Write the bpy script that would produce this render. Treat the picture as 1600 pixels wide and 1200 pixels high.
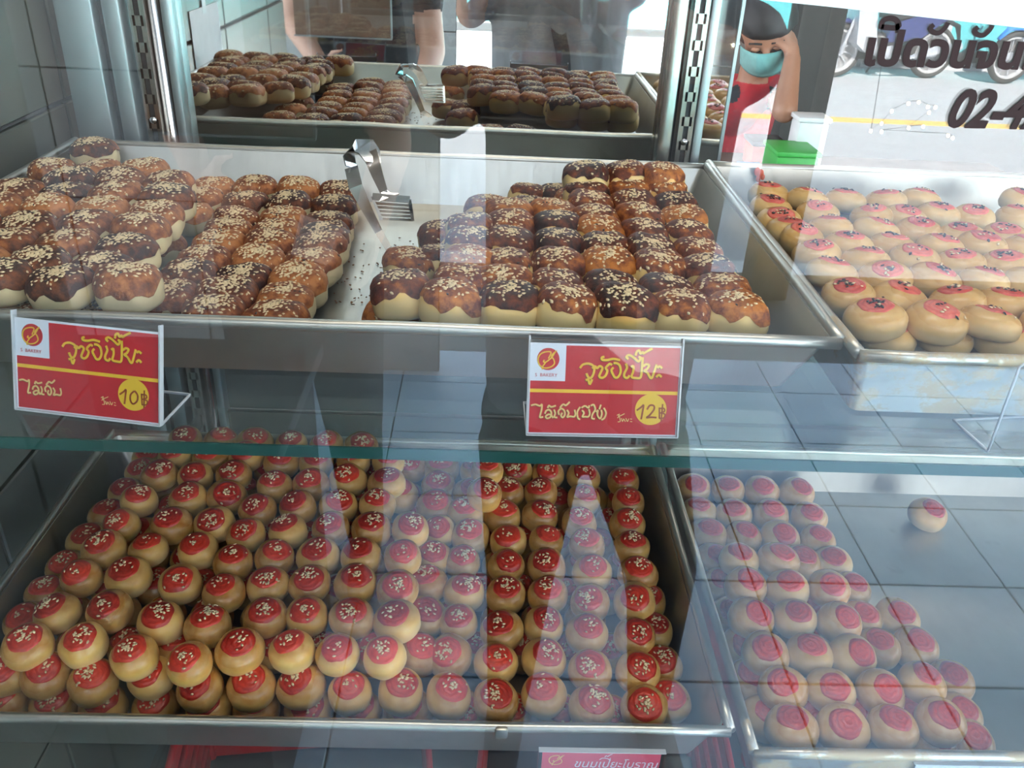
import bpy, bmesh, math, random
import numpy as np
from mathutils import Vector, Matrix, noise

random.seed(7)
for o in list(bpy.data.objects): bpy.data.objects.remove(o, do_unlink=True)
S = bpy.context.scene
C = S.collection

# ------------------------------------------------------------------ camera
F = 1350.0
RT = Vector((0.99897172, -0.01290545, 0.04346219))
DN = Vector((0.0315812, -0.48972406, -0.87130533))
FW = Vector((0.03252907, 0.87178197, -0.48881291))
cd = bpy.data.cameras.new('camera'); cam = bpy.data.objects.new('camera', cd); C.objects.link(cam)
cd.sensor_width = 36; cd.lens = 36 * F / 1600; cd.clip_start = 0.005; cd.clip_end = 200
m = Matrix.Identity(4)
for i in range(3):
    m[i][0] = RT[i]; m[i][1] = -DN[i]; m[i][2] = -FW[i]
cam.matrix_world = m
S.camera = cam
# ------------------------------------------------------------------ light
S.view_settings.view_transform = 'Standard'; S.view_settings.look = 'None'
S.view_settings.gamma = 1; S.view_settings.exposure = 0.0
try: S.view_settings.use_curve_mapping = False
except Exception: pass
W = bpy.data.worlds.new('sky'); S.world = W; W.use_nodes = True
bg = W.node_tree.nodes['Background']
tc = W.node_tree.nodes.new('ShaderNodeTexCoord'); sx = W.node_tree.nodes.new('ShaderNodeSeparateXYZ')
rp = W.node_tree.nodes.new('ShaderNodeValToRGB')
W.node_tree.links.new(tc.outputs['Generated'], sx.inputs[0]); W.node_tree.links.new(sx.outputs['Z'], rp.inputs[0])
W.node_tree.links.new(rp.outputs[0], bg.inputs['Color'])
rp.color_ramp.elements[0].position = 0.0; rp.color_ramp.elements[0].color = (0.92, 0.96, 1.0, 1)
rp.color_ramp.elements[1].position = 0.8; rp.color_ramp.elements[1].color = (0.48, 0.70, 1.0, 1)
bg.inputs['Strength'].default_value = 4.6
sd = bpy.data.lights.new('sun', 'SUN'); sd.energy = 78.0; sd.angle = 0.01; sd.color = (1.0, 0.95, 0.88)
sun = bpy.data.objects.new('sun', sd); C.objects.link(sun)
sun.rotation_euler = Vector((0.15, 1.06, 0.9)).to_track_quat('Z', 'Y').to_euler()
# added fill lights without fittings: one above the case, one over the seated worker
def fill_light(name, loc, sx_, sy_, e, col):
    l = bpy.data.lights.new(name, 'AREA'); l.shape = 'RECTANGLE'; l.size = sx_; l.size_y = sy_; l.energy = e; l.color = col
    o = bpy.data.objects.new(name, l); C.objects.link(o); o.location = loc; return o
fill_light('case_fill_light', (0.2, 0.45, 1.3), 1.2, 0.2, 11, (1.0, 0.92, 0.80))
fill_light('worker_fill_light', (1.3, 3.0, 1.25), 1.2, 0.2, 9, (1.0, 0.9, 0.8))
cy = S.cycles
cy.caustics_reflective = False; cy.caustics_refractive = False
cy.transparent_max_bounces = 24; cy.max_bounces = 10; cy.diffuse_bounces = 4; cy.glossy_bounces = 6
cy.sample_clamp_indirect = 8.0

# ------------------------------------------------------------------ helpers
def ray(px, py): return RT * ((px - 800) / F) + DN * ((py - 600) / F) + FW
def at_z(px, py, z):
    d = ray(px, py); return d * (z / d.z)
def at_y(px, py, y):
    d = ray(px, py); return d * (y / d.y)
GY = 0.40                                   # the front glass stands 0.40 m before the lens
def opp(px, py, yv):                        # a point of the street side that the front glass mirrors to this depth
    p = at_y(px, py, yv); return Vector((p.x, 2 * GY - p.y, p.z))

def tag(o, label=None, cat=None, group=None, kind=None):
    if label: o['label'] = label
    if cat: o['category'] = cat
    if group: o['group'] = group
    if kind: o['kind'] = kind
    return o
def link(name, me, parent=None, loc=None, rot=None):
    o = bpy.data.objects.new(name, me); C.objects.link(o)
    if parent: o.parent = parent
    if loc is not None: o.location = loc
    if rot is not None: o.rotation_euler = rot
    return o
def empty(name, loc=(0, 0, 0), rz=0): 
    o = link(name, None, None, loc, (0, 0, rz)); o.empty_display_size = 0.02; return o

class MB:
    def __init__(s): s.v = []; s.f = []; s.mi = []; s.cur = 0
    def add(s, vs, fs):
        n = len(s.v); s.v += [tuple(v) for v in vs]; s.f += [tuple(i + n for i in f) for f in fs]; s.mi += [s.cur] * len(fs)
    def box(s, a, b, R=None, at=None):
        x0, y0, z0 = a; x1, y1, z1 = b
        vs = [Vector(p) for p in ((x0,y0,z0),(x1,y0,z0),(x1,y1,z0),(x0,y1,z0),(x0,y0,z1),(x1,y0,z1),(x1,y1,z1),(x0,y1,z1))]
        if R is not None: vs = [R @ v for v in vs]
        if at is not None: vs = [v + Vector(at) for v in vs]
        s.add(vs, [(0,3,2,1),(4,5,6,7),(0,1,5,4),(1,2,6,5),(2,3,7,6),(3,0,4,7)]); return s
    def rbox(s, a, b, r=0.003):              # box with chamfered long edges all round
        x0, y0, z0 = a; x1, y1, z1 = b
        bm = bmesh.new(); bmesh.ops.create_cube(bm, size=1)
        for v in bm.verts: v.co = Vector(((x0+x1)/2 + v.co.x*(x1-x0), (y0+y1)/2 + v.co.y*(y1-y0), (z0+z1)/2 + v.co.z*(z1-z0)))
        bmesh.ops.bevel(bm, geom=list(bm.edges), offset=r, segments=2, affect='EDGES', profile=0.5)
        bm.verts.index_update(); s.add([v.co.copy() for v in bm.verts], [[v.index for v in f.verts] for f in bm.faces]); bm.free(); return s
    def tube(s, pts, r, n=10, cap=True, flat=1.0, up=None):
        pts = [Vector(p) for p in pts]; rs = r if isinstance(r, (list, tuple)) else [r] * len(pts)
        rings = []; prev = None
        for i, p in enumerate(pts):
            t = (pts[min(i+1, len(pts)-1)] - pts[max(i-1, 0)]).normalized()
            if prev is None:
                a = Vector(up) if up else (Vector((0,0,1)) if abs(t.z) < .9 else Vector((1,0,0)))
                u = t.cross(a).normalized()
            else:
                u = (prev - t * prev.dot(t)).normalized()
            prev = u; w = t.cross(u)
            rings.append([p + (u * math.cos(2*math.pi*k/n) + w * (flat * math.sin(2*math.pi*k/n))) * rs[i] for k in range(n)])
        vs = [v for g in rings for v in g]; fs = []
        for i in range(len(pts) - 1):
            for k in range(n): fs.append((i*n+k, i*n+(k+1)%n, (i+1)*n+(k+1)%n, (i+1)*n+k))
        if cap: fs += [tuple(range(n-1, -1, -1)), tuple((len(pts)-1)*n + k for k in range(n))]
        s.add(vs, fs); return s
    def strip(s, pts, wd, w, th):            # strap: centre line pts, width direction wd (one or per point), width w, thickness th
        pts = [Vector(p) for p in pts]; n = len(pts); ws = w if isinstance(w, (list, tuple)) else [w]*n
        vs = []
        for i, p in enumerate(pts):
            t = (pts[min(i+1, n-1)] - pts[max(i-1, 0)]).normalized(); d = Vector(wd[i] if isinstance(wd, list) else wd)
            d = (d - t * d.dot(t)).normalized(); nn = t.cross(d) * (th / 2)
            for a, b in ((-1,-1),(1,-1),(1,1),(-1,1)): vs.append(p + d * (a * ws[i] / 2) + nn * b)
        fs = []
        for i in range(n-1):
            for k in range(4): fs.append((i*4+k, i*4+(k+1)%4, i*4+4+(k+1)%4, i*4+4+k))
        fs += [(3,2,1,0), tuple((n-1)*4+k for k in range(4))]
        s.add(vs, fs); return s
    def lathe(s, prof, n=24, at=(0,0,0), R=None):   # prof: (r, z) list
        vs = []; fs = []
        for r, z in prof:
            for k in range(n):
                v = Vector((r*math.cos(2*math.pi*k/n), r*math.sin(2*math.pi*k/n), z))
                if R is not None: v = R @ v
                vs.append(v + Vector(at))
        for i in range(len(prof)-1):
            for k in range(n): fs.append((i*n+k, i*n+(k+1)%n, (i+1)*n+(k+1)%n, (i+1)*n+k))
        if prof[0][0] > 1e-5: fs.append(tuple(range(n-1,-1,-1)))
        if prof[-1][0] > 1e-5: fs.append(tuple((len(prof)-1)*n+k for k in range(n)))
        s.add(vs, fs); return s
    def ball(s, c, r, n=12, R=None):
        r = Vector(r) if not isinstance(r, (int, float)) else Vector((r, r, r))
        vs = []; fs = []; h = n // 2
        for i in range(h+1):
            a = math.pi * i / h
            for k in range(n):
                v = Vector((math.sin(a)*math.cos(2*math.pi*k/n)*r.x, math.sin(a)*math.sin(2*math.pi*k/n)*r.y, math.cos(a)*r.z))
                if R is not None: v = R @ v
                vs.append(Vector(c) + v)
        for i in range(h):
            for k in range(n): fs.append((i*n+k, (i+1)*n+k, (i+1)*n+(k+1)%n, i*n+(k+1)%n))
        s.add(vs, fs); return s
    def prism(s, poly, z0, z1, R=None, at=(0,0,0)):
        n = len(poly); vs = [Vector((x, y, z)) for z in (z0, z1) for x, y in poly]
        if R is not None: vs = [R @ v for v in vs]
        vs = [v + Vector(at) for v in vs]
        s.add(vs, [tuple(range(n-1,-1,-1)), tuple(range(n, 2*n))] + [(k, (k+1)%n, n+(k+1)%n, n+k) for k in range(n)]); return s
    def mesh(s, name, mats, smooth=False):
        me = bpy.data.meshes.new(name); me.from_pydata(s.v, [], s.f)
        mats = mats if isinstance(mats, (list, tuple)) else [mats]
        for q in mats: me.materials.append(q)
        if len(mats) > 1: me.polygons.foreach_set('material_index', s.mi)
        if smooth: me.polygons.foreach_set('use_smooth', [True]*len(me.polygons))
        me.update()
        return me
    def build(s, name, mats, parent=None, smooth=False, loc=None, rot=None):
        me = s.mesh(name, mats, smooth)
        if smooth == 'auto': me.set_sharp_from_angle(angle=math.radians(40))
        return link(name, me, parent, loc, rot)

# ------------------------------------------------------------------ materials
class N:
    def __init__(s, name):
        s.m = bpy.data.materials.new(name); s.m.use_nodes = True; s.t = s.m.node_tree
        s.b = s.t.nodes['Principled BSDF']; s.out = s.t.nodes['Material Output']
    def n(s, typ, **k):
        q = s.t.nodes.new('ShaderNode' + typ)
        for a, b in k.items(): setattr(q, a, b)
        return q
    def l(s, a, b): s.t.links.new(a, b)
    def noise(s, scale, detail=4, coord='Object', rough=.55, sc=(1,1,1)):
        t = s.n('TexCoord'); mp = s.n('Mapping'); mp.inputs['Scale'].default_value = sc; q = s.n('TexNoise')
        q.inputs['Scale'].default_value = scale; q.inputs['Detail'].default_value = detail; q.inputs['Roughness'].default_value = rough
        s.l(t.outputs[coord], mp.inputs[0]); s.l(mp.outputs[0], q.inputs['Vector']); return q.outputs['Fac']
    def ramp(s, f, stops):
        q = s.n('ValToRGB'); e = q.color_ramp.elements
        while len(e) < len(stops): e.new(0.5)
        for i, (p, c) in enumerate(stops):
            e[i].position = p; e[i].color = (*c, 1) if len(c) == 3 else c
        s.l(f, q.inputs[0]); return q.outputs['Color']
    def mix(s, f, a, b, mode='MIX'):
        q = s.n('MixRGB'); q.blend_type = mode
        for i, v in enumerate((f, a, b)):
            if hasattr(v, 'is_linked'): s.l(v, q.inputs[i])
            elif i == 0: q.inputs[0].default_value = v
            else: q.inputs[i].default_value = (*v, 1)
        return q.outputs[0]
    def math(s, op, a, b=None, c=None):
        q = s.n('Math', operation=op)
        for i, v in enumerate((a, b, c)):
            if v is None: continue
            if hasattr(v, 'is_linked'): s.l(v, q.inputs[i])
            else: q.inputs[i].default_value = v
        return q.outputs[0]
    def bump(s, h, dist, st=1.0):
        q = s.n('Bump'); q.inputs['Distance'].default_value = dist; q.inputs['Strength'].default_value = st
        s.l(h, q.inputs['Height']); s.l(q.outputs[0], s.b.inputs['Normal'])
    def set(s, **k):
        for a, v in k.items():
            i = s.b.inputs[a.replace('_', ' ')]
            if hasattr(v, 'is_linked'): s.l(v, i)
            elif isinstance(v, tuple): i.default_value = (*v, 1)
            else: i.default_value = v
        return s
def plain(name, col, rough=.5, metal=0.0, var=0.06, scale=30, spec=None):
    a = N(name); f = a.noise(scale)
    lo = tuple(c*(1-var) for c in col); hi = tuple(min(1, c*(1+var)) for c in col)
    a.set(Base_Color=a.ramp(f, [(.3, lo), (.7, hi)]), Roughness=rough, Metallic=metal)
    if spec is not None: a.b.inputs['Specular IOR Level'].default_value = spec
    return a.m
def glass(name, tint, r0, gloss=(1,1,1), haze=0.0, rough=0.0):
    a = N(name); a.t.nodes.remove(a.b)
    g = a.n('NewGeometry'); d = a.n('VectorMath', operation='DOT_PRODUCT')
    a.l(g.outputs['Normal'], d.inputs[0]); a.l(g.outputs['Incoming'], d.inputs[1])
    c = a.math('ABSOLUTE', d.outputs['Value']); p = a.math('POWER', a.math('SUBTRACT', 1.0, c), 5.0)
    fac = a.math('ADD', r0, a.math('MULTIPLY', p, 1 - r0))
    t = a.n('BsdfTransparent'); t.inputs[0].default_value = (*tint, 1)
    gl = a.n('BsdfGlossy'); gl.inputs['Color'].default_value = (*gloss, 1); gl.inputs['Roughness'].default_value = rough
    mx = a.n('MixShader'); a.l(fac, mx.inputs[0]); a.l(t.outputs[0], mx.inputs[1]); a.l(gl.outputs[0], mx.inputs[2])
    o = mx.outputs[0]
    if haze:
        df = a.n('BsdfDiffuse'); df.inputs[0].default_value = (.8, .85, .88, 1)
        h = a.ramp(a.noise(7, 5), [(.42, (0,0,0)), (.8, (haze,)*3)])
        m2 = a.n('MixShader'); a.l(h, m2.inputs[0]); a.l(o, m2.inputs[1]); a.l(df.outputs[0], m2.inputs[2]); o = m2.outputs[0]
    a.l(o, a.out.inputs['Surface']); return a.m

def metal_tray(name, stain=0.0, bright=.56):
    a = N(name)
    n1 = a.noise(9, 5, sc=(1, 1, 1)); n2 = a.noise(160, 3, sc=(1, .12, .12)); n3 = a.noise(30, 6)
    base = a.ramp(n1, [(.3, (bright*.74, bright*.71, bright*.63)), (.7, (bright, bright*.97, bright*.88))])
    base = a.mix(a.ramp(n3, [(.62, (0,0,0)), (.72, (.35,.35,.35))]), base, (.35,.33,.29))
    rough = a.math('ADD', .27, a.math('MULTIPLY', n2, .22))
    met = 1.0
    if stain:
        s_ = a.ramp(a.noise(22, 9, rough=.75, sc=(1, 1, 1.6)), [(.47, (0,0,0)), (.54, (.95*stain,)*3)])
        tq = a.n('TexCoord'); sp_ = a.n('SeparateXYZ'); a.l(tq.outputs['Object'], sp_.inputs[0])
        s_ = a.math('MULTIPLY', s_, a.math('LESS_THAN', sp_.outputs['Y'], -.175))   # flour baked onto the outside front
        base = a.mix(s_, base, (.50, .36, .20)); rough = a.math('ADD', rough, a.math('MULTIPLY', s_, .35))
        met = a.math('SUBTRACT', 1.0, a.math('MULTIPLY', s_, .9))
    a.set(Base_Color=base, Roughness=rough, Metallic=met)
    a.bump(a.math('ADD', a.math('MULTIPLY', n1, .6), a.math('MULTIPLY', n2, .25)), .0012, .5)
    return a.m

M = {}
M['tray'] = metal_tray('aluminium_tray')
M['tray_worn'] = metal_tray('aluminium_tray_worn', stain=.8, bright=.62)
M['alu'] = plain('brushed_aluminium', (.36, .41, .42), .38, .85, .05, 12)
M['chrome'] = plain('chrome', (.60, .60, .61), .12, 1.0, .03)
M['rail'] = plain('steel_rail', (.42, .39, .35), .25, 1.0, .08)
M['dark'] = plain('dark_rubber', (.02, .022, .024), .6)
M['mirror'] = None
a = N('mirror'); h = a.ramp(a.noise(6, 6), [(.4, (.02,)*3), (.75, (.10,)*3)])
a.set(Base_Color=a.ramp(a.noise(3, 3), [(.3, (.80, .85, .83)), (.7, (.86, .9, .88))]), Metallic=1.0, Roughness=a.math('MULTIPLY', h, .35)); M['mirror'] = a.m
M['front_glass'] = glass('clear_front_glass', (.985, .99, .99), .062)
M['shelf_glass'] = glass('clear_shelf_glass', (.93, .965, .95), .045, haze=.05)
M['glass_edge'] = N('green_glass_edge').set(Base_Color=(.012, .06, .05), Roughness=.12).m
M['acrylic'] = glass('clear_acrylic', (.95, .955, .96), .02)
M['acrylic_edge'] = N('acrylic_edge').set(Base_Color=(.62, .64, .66), Roughness=.25).m
M['card_red'] = N('card_red').set(Base_Color=(.52, .012, .022), Roughness=.35).m
M['card_pink'] = N('card_pink').set(Base_Color=(.72, .10, .16), Roughness=.3).m
M['card_white'] = N('card_white').set(Base_Color=(.82, .84, .9), Roughness=.4).m
M['gold'] = N('print_gold').set(Base_Color=(.85, .52, .03), Roughness=.4).m
M['gold2'] = N('print_pale_gold').set(Base_Color=(.85, .6, .22), Roughness=.4).m
M['brownprint'] = N('print_brown').set(Base_Color=(.33, .06, .01), Roughness=.4).m
M['shade'] = N('print_olive').set(Base_Color=(.16, .09, .01), Roughness=.5).m
M['vinyl'] = N('brown_vinyl').set(Base_Color=(.022, .007, .007), Roughness=.9).m
M['vinyl_white'] = N('white_vinyl').set(Base_Color=(.85, .9, .9), Roughness=.5).m
M['sesame'] = plain('sesame', (.78, .60, .35), .5, 0, .15, 400)
M['sesame_dark'] = plain('black_sesame', (.03, .018, .015), .45)

def dough(name, pale, gold, toast, amount, zc=.004, spread=.010):
    a = N(name); t = a.n('TexCoord'); s_ = a.n('SeparateXYZ'); a.l(t.outputs['Object'], s_.inputs[0])
    oi = a.n('ObjectInfo'); nz = a.noise(110, 4); nb = a.noise(45, 3)
    z = a.math('ADD', s_.outputs['Z'], a.math('MULTIPLY', a.math('SUBTRACT', nb, .5), .012))
    f = a.math('DIVIDE', a.math('SUBTRACT', z, zc - spread/2), spread)
    f = a.math('ADD', f, a.math('MULTIPLY', a.math('SUBTRACT', oi.outputs['Random'], .5), .55))
    f.node.use_clamp = True
    base = a.ramp(f, [(0, pale), (.55, gold), (1.0, tuple(g*(1-amount)+t_*amount for g, t_ in zip(gold, toast)))])
    base = a.mix(a.ramp(nz, [(.35, (0,0,0)), (.75, (.35,)*3)]), base, tuple(min(1, c*1.12) for c in pale))
    a.set(Base_Color=base, Roughness=a.math('SUBTRACT', .5, a.math('MULTIPLY', f, .24)))
    a.b.inputs['Subsurface Weight'].default_value = .08; a.b.inputs['Subsurface Radius'].default_value = (.004, .002, .001)
    a.bump(nz, .0008, .5); return a.m
M['dough_round'] = dough('golden_bun_dough', (.82, .59, .26), (.74, .41, .095), (.36, .12, .016), .85, .002, .017)
M['dough_pale'] = dough('pale_bun_dough', (.74, .55, .30), (.70, .42, .14), (.50, .21, .04), .75, .003, .015)
M['dough_gold'] = dough('buttery_bun_dough', (.70, .50, .24), (.66, .40, .13), (.50, .24, .05), .6)
M['pastry_left'] = dough('pale_flaky_pastry', (.74, .60, .33), (.76, .57, .27), (.64, .34, .10), .6, .010, .012)
M['pastry_right'] = dough('yellow_flaky_pastry', (.80, .58, .24), (.80, .50, .13), (.66, .25, .03), .8, .009, .012)
def stamp(name, c0, c1):
    a = N(name); t = a.n('TexCoord'); v = a.n('VectorMath', operation='LENGTH'); mp = a.n('Mapping')
    mp.inputs['Scale'].default_value = (1, 1, 0); a.l(t.outputs['Object'], mp.inputs[0]); a.l(mp.outputs[0], v.inputs[0])
    r = v.outputs['Value']; n = a.noise(230, 3); oi = a.n('ObjectInfo')
    rings = a.math('SINE', a.math('ADD', a.math('MULTIPLY', r, 1500), a.math('MULTIPLY', n, 7)))
    f = a.math('ADD', a.math('MULTIPLY', rings, .12), a.math('ADD', n, a.math('MULTIPLY', a.math('SUBTRACT', oi.outputs['Random'], .5), .5)))
    a.set(Base_Color=a.ramp(f, [(.15, c0), (.85, c1)]), Roughness=.3); a.bump(rings, .0003, .5); return a.m
M['stamp'] = stamp('red_stamp', (.36, .014, .008), (.66, .05, .025))
M['stamp_pale'] = stamp('pink_stamp', (.50, .05, .035), (.74, .16, .10))
def crust(name, c0, c1, c2):
    a = N(name); n = a.noise(105, 5, rough=.65); n2 = a.noise(260, 5); oi = a.n('ObjectInfo')
    f = a.math('ADD', n, a.math('MULTIPLY', a.math('SUBTRACT', oi.outputs['Random'], .5), .35))
    a.set(Base_Color=a.ramp(f, [(.3, c0), (.5, c1), (.72, c2)]), Roughness=.52); a.b.inputs['Specular IOR Level'].default_value = .3; a.bump(n2, .0014, .8); return a.m
M['crust_left'] = crust('brown_egg_glaze', (.035, .008, .004), (.19, .05, .014), (.46, .17, .05))
M['crust_right'] = crust('dark_egg_glaze', (.022, .006, .004), (.14, .028, .008), (.46, .15, .025))
M['flake'] = plain('crumb', (.18, .08, .03), .7)

# tiles and building
M['column'] = plain('dark_column', (.035, .03, .026), .6)
M['greypanel'] = plain('grey_painted_panel', (.13, .14, .135), .3)
def tilemat(name, c, rough=.3, var=.12):
    a = N(name); oi = a.n('ObjectInfo'); n = a.noise(6, 5)
    f = a.math('ADD', a.math('MULTIPLY', n, .7), a.math('MULTIPLY', oi.outputs['Random'], .3))
    a.set(Base_Color=a.ramp(f, [(.2, tuple(q*(1-var) for q in c)), (.8, tuple(min(1, q*(1+var)) for q in c))]), Roughness=rough); a.bump(n, .001, .2); return a.m
M['pave'] = tilemat('grey_paving_tile', (.44, .56, .68), .30)
M['grout'] = plain('grout', (.10, .10, .10), .9)
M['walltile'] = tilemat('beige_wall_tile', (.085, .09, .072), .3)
M['whitetile'] = tilemat('white_wall_tile', (.40, .41, .39), .35)
M['asphalt'] = plain('asphalt', (.44, .45, .47), .85, 0, .1, 4)
M['shade_band'] = plain('shade_toned_asphalt', (.10, .11, .12), .7, 0, .1, 6)  # asphalt lying in shade, the shade put into its dark colour
M['kerb'] = plain('painted_kerb', (.8, .8, .78), .6)
M['roadline'] = plain('yellow_road_line', (.85, .55, .16), .7)
M['render_w'] = plain('white_render', (.8, .82, .82), .7)
M['teal'] = plain('teal_glazing', (.10, .42, .46), .15)
M['blackp'] = plain('black_paint', (.02, .022, .025), .35)
M['brownwood'] = plain('brown_board', (.17, .11, .075), .6, 0, .2, 12)
M['darkroom'] = plain('dark_shop_wall', (.07, .06, .055), .7)
M['concrete'] = plain('concrete', (.4, .4, .39), .9)
M['skin'] = plain('skin', (.36, .17, .10), .5, 0, .06, 20)
M['skin_light'] = plain('skin_light', (.58, .33, .24), .5, 0, .06, 20)
M['hair'] = plain('black_hair', (.012, .009, .008), .55, 0, .4, 200)
M['redshirt'] = plain('red_shirt', (.42, .012, .02), .8, 0, .12, 25)
M['blackcloth'] = plain('black_cloth', (.02, .02, .024), .85, 0, .2, 25)
M['greycloth'] = plain('grey_cloth', (.27, .28, .30), .9, 0, .15, 20)
M['darkcloth'] = plain('dark_trousers', (.03, .034, .045), .9, 0, .2, 20)
M['mask'] = plain('teal_surgical_mask', (.16, .42, .40), .8, 0, .08, 60)
M['white'] = plain('white_plastic', (.8, .8, .8), .4)
M['red'] = plain('red_plastic', (.55, .015, .02), .35)
M['green'] = plain('green_plastic', (.05, .40, .06), .45)
M['orange'] = plain('orange_red_plastic', (.65, .10, .04), .4)
M['blue'] = plain('blue_plastic', (.03, .2, .6), .35)
M['navy'] = plain('navy_paint', (.02, .03, .12), .25)
M['silver'] = plain('silver_paint', (.6, .63, .68), .3, .3)
M['tyre'] = plain('tyre', (.03, .03, .03), .8)
M['paper'] = plain('white_paper', (.8, .8, .8), .7)

# ------------------------------------------------------------------ tiled surfaces
def tiled(name, mat, x0, x1, y0, y1, sx_, sy_, ox, oy, frame, thick=.008, gap=.006, kind='structure', piece='tile', skip=None):
    """frame(u,v,w) -> world; a backing slab plus one object per tile"""
    root = MB(); 
    P = lambda u, v, w: frame(u, v, w)
    vs = [P(u, v, w) for w in (-.05, 0) for u, v in ((x0,y0),(x1,y0),(x1,y1),(x0,y1))]
    root.add(vs, [(3,2,1,0),(4,5,6,7),(0,1,5,4),(1,2,6,5),(2,3,7,6),(3,0,4,7)])
    r = root.build(name, M['grout']); tag(r, kind=kind)
    i0 = math.floor((x0-ox)/sx_); i1 = math.ceil((x1-ox)/sx_); j0 = math.floor((y0-oy)/sy_); j1 = math.ceil((y1-oy)/sy_)
    cache = {}
    for i in range(i0, i1):
        for j in range(j0, j1):
            a0 = max(x0, ox+i*sx_)+gap/2; a1 = min(x1, ox+(i+1)*sx_)-gap/2; b0 = max(y0, oy+j*sy_)+gap/2; b1 = min(y1, oy+(j+1)*sy_)-gap/2
            if a1-a0 < .02 or b1-b0 < .02: continue
            if skip and skip((a0+a1)/2, (b0+b1)/2): continue
            key = (round(a1-a0, 4), round(b1-b0, 4)); o0 = P(a0, b0, 0)
            if key not in cache:
                c = .0015; w, h = key; q = MB()
                loc = [(0,0,0),(w,0,0),(w,h,0),(0,h,0),(0,0,thick-c),(w,0,thick-c),(w,h,thick-c),(0,h,thick-c),(c,c,thick),(w-c,c,thick),(w-c,h-c,thick),(c,h-c,thick)]
                z = P(0,0,0)
                q.add([P(*l_) - z for l_ in loc], [(0,1,5,4),(1,2,6,5),(2,3,7,6),(3,0,4,7),(4,5,9,8),(5,6,10,9),(6,7,11,10),(7,4,8,11),(8,9,10,11)])
                cache[key] = q.mesh(piece, mat)
            link(piece, cache[key], r, o0)
    return r

# ------------------------------------------------------------------ setting
GZ = -1.5
tiled('floor', M['pave'], -2.6, 3.4, -2.12, 1.3, .332, .332, .706, .8-2.010, lambda u, v, w: Vector((u, v, GZ + w - .008)), gap=.005)
def slab(name, a, b, mat, label=None): 
    o = MB().box(a, b).build(name, M[mat]); tag(o, label, kind='structure'); return o
slab('shade_band', (-14, -2.95, GZ-.16), (20, -2.12, GZ-.012), 'shade_band')  # shaded strip of asphalt before the kerb, darkened by colour
slab('kerb', (-14, -3.10, GZ-.16), (20, -2.95, GZ+.03), 'kerb')
slab('road', (-25, -24, GZ-.10), (40, -3.10, GZ-.02), 'asphalt')
slab('road_line', (-25, -6.78, GZ-.02), (40, -6.62, GZ-.014), 'roadline')
slab('shop_floor', (-3, 1.3, GZ-.1), (5, 5.2, GZ), 'darkroom')
slab('ceiling', (-3.2, -1.45, 1.4), (6.5, 5.2, 1.55), 'concrete')
slab('wall_back', (-3, 5.0, GZ), (5, 5.15, 1.4), 'darkroom')
slab('wall_right', (4.8, 1.2, GZ), (4.95, 5.1, 1.4), 'darkroom')
slab('door_frame', (1.30, 3.95, GZ), (1.42, 4.07, 1.4), 'column')
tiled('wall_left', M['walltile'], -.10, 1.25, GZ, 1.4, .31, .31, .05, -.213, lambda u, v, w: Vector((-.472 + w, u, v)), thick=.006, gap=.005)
# tiled cross wall at the pavement's left, with an opening to the street
tiled('wall_outside', M['whitetile'], -3.2, -.164, GZ, 1.4, .40, .40, -.164, -.1, lambda u, v, w: Vector((u, -1.95 + w, v)), thick=.006, gap=.006)
# column by the kerb
t = MB().rbox((-.085, -.085, 0), (.085, .085, 2.9), .012).build('column', M['column'], None, True, (1.24, -2.78, GZ)); tag(t, kind='structure')

# opposite building
bl = empty('shop_building', (5.2, -9.75, GZ-.02), math.radians(-3)); tag(bl, 'white shop front with teal glazing across the sunny street', 'building')
bw = MB().box((-9, -4, 0), (9, 0, .09)).box((-9, -4, 1.9), (9, 0, 3.4)).build('wall', M['render_w'], bl)
MB().rbox((-9, -.1, .09), (9, .04, .20), .01).build('sill', M['blackp'], bl)
for k in range(12): MB().box((-9+k*1.5+.03, -.12, .20), (-7.5+k*1.5-.03, -.06, 1.9)).build('window_pane', M['teal'], bl)
for k in range(13): MB().box((-9+k*1.5-.03, -.12, .20), (-9+k*1.5+.03, .0, 1.9)).build('mullion', M['render_w'], bl)
for k in range(9): MB().box((-9+k*2.0, 0, .0), (-8.96+k*2.0, .012, .09)).build('rib', M['alu'], bl)

# ------------------------------------------------------------------ display case
MY = .985
case = empty('display_case', (0, MY, -1.4)); tag(case, 'aluminium and glass bakery display case with mirrored back', 'display case')
def P_(o): o.parent = case; o.location = Vector(o.location) - case.location; return o
def part(mb, name, mat, smooth=False): return P_(mb.build(name, mat, None, smooth))
part(MB().box((-.384, MY, -.31), (.181, MY+.006, .5)), 'mirror', M['mirror'])
part(MB().box((.181, MY, -.31), (.262, MY+.006, .5)), 'mirror', M['mirror'])
# left corner post of two flat profiles
part(MB().rbox((-.443, MY-.040, -1.35), (-.405, MY, .5), .002), 'post', M['alu'], 'auto')
part(MB().rbox((-.398, MY-.034, -1.35), (-.380, MY, .5), .002), 'post_strip', M['alu'], 'auto')
part(MB().box((-.405, MY-.025, -1.35), (-.398, MY, .5)), 'gasket', M['dark'])
def slotted(x, nm):
    q = MB()
    q.box((x-.008, MY-.026, -1.3), (x-.0055, MY-.004, .5)).box((x+.0055, MY-.026, -1.3), (x+.008, MY-.004, .5))
    q.box((x-.008, MY-.006, -1.3), (x+.008, MY-.004, .5))
    z = -1.3
    while z < .5:                           # the front face between the slots
        q.box((x-.0055, MY-.026, z), (x+.0055, MY-.024, z+.010)); z += .026
    q.box((x-.0055, MY-.026, -1.3), (x-.0028, MY-.024, .5)).box((x+.0028, MY-.026, -1.3), (x+.0055, MY-.024, .5))
    r = part(q, nm, M['rail'])
    part(MB().box((x-.0028, MY-.0235, -1.3), (x+.0028, MY-.0225, .5)), 'slot_back', M['dark'])
    return r
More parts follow.
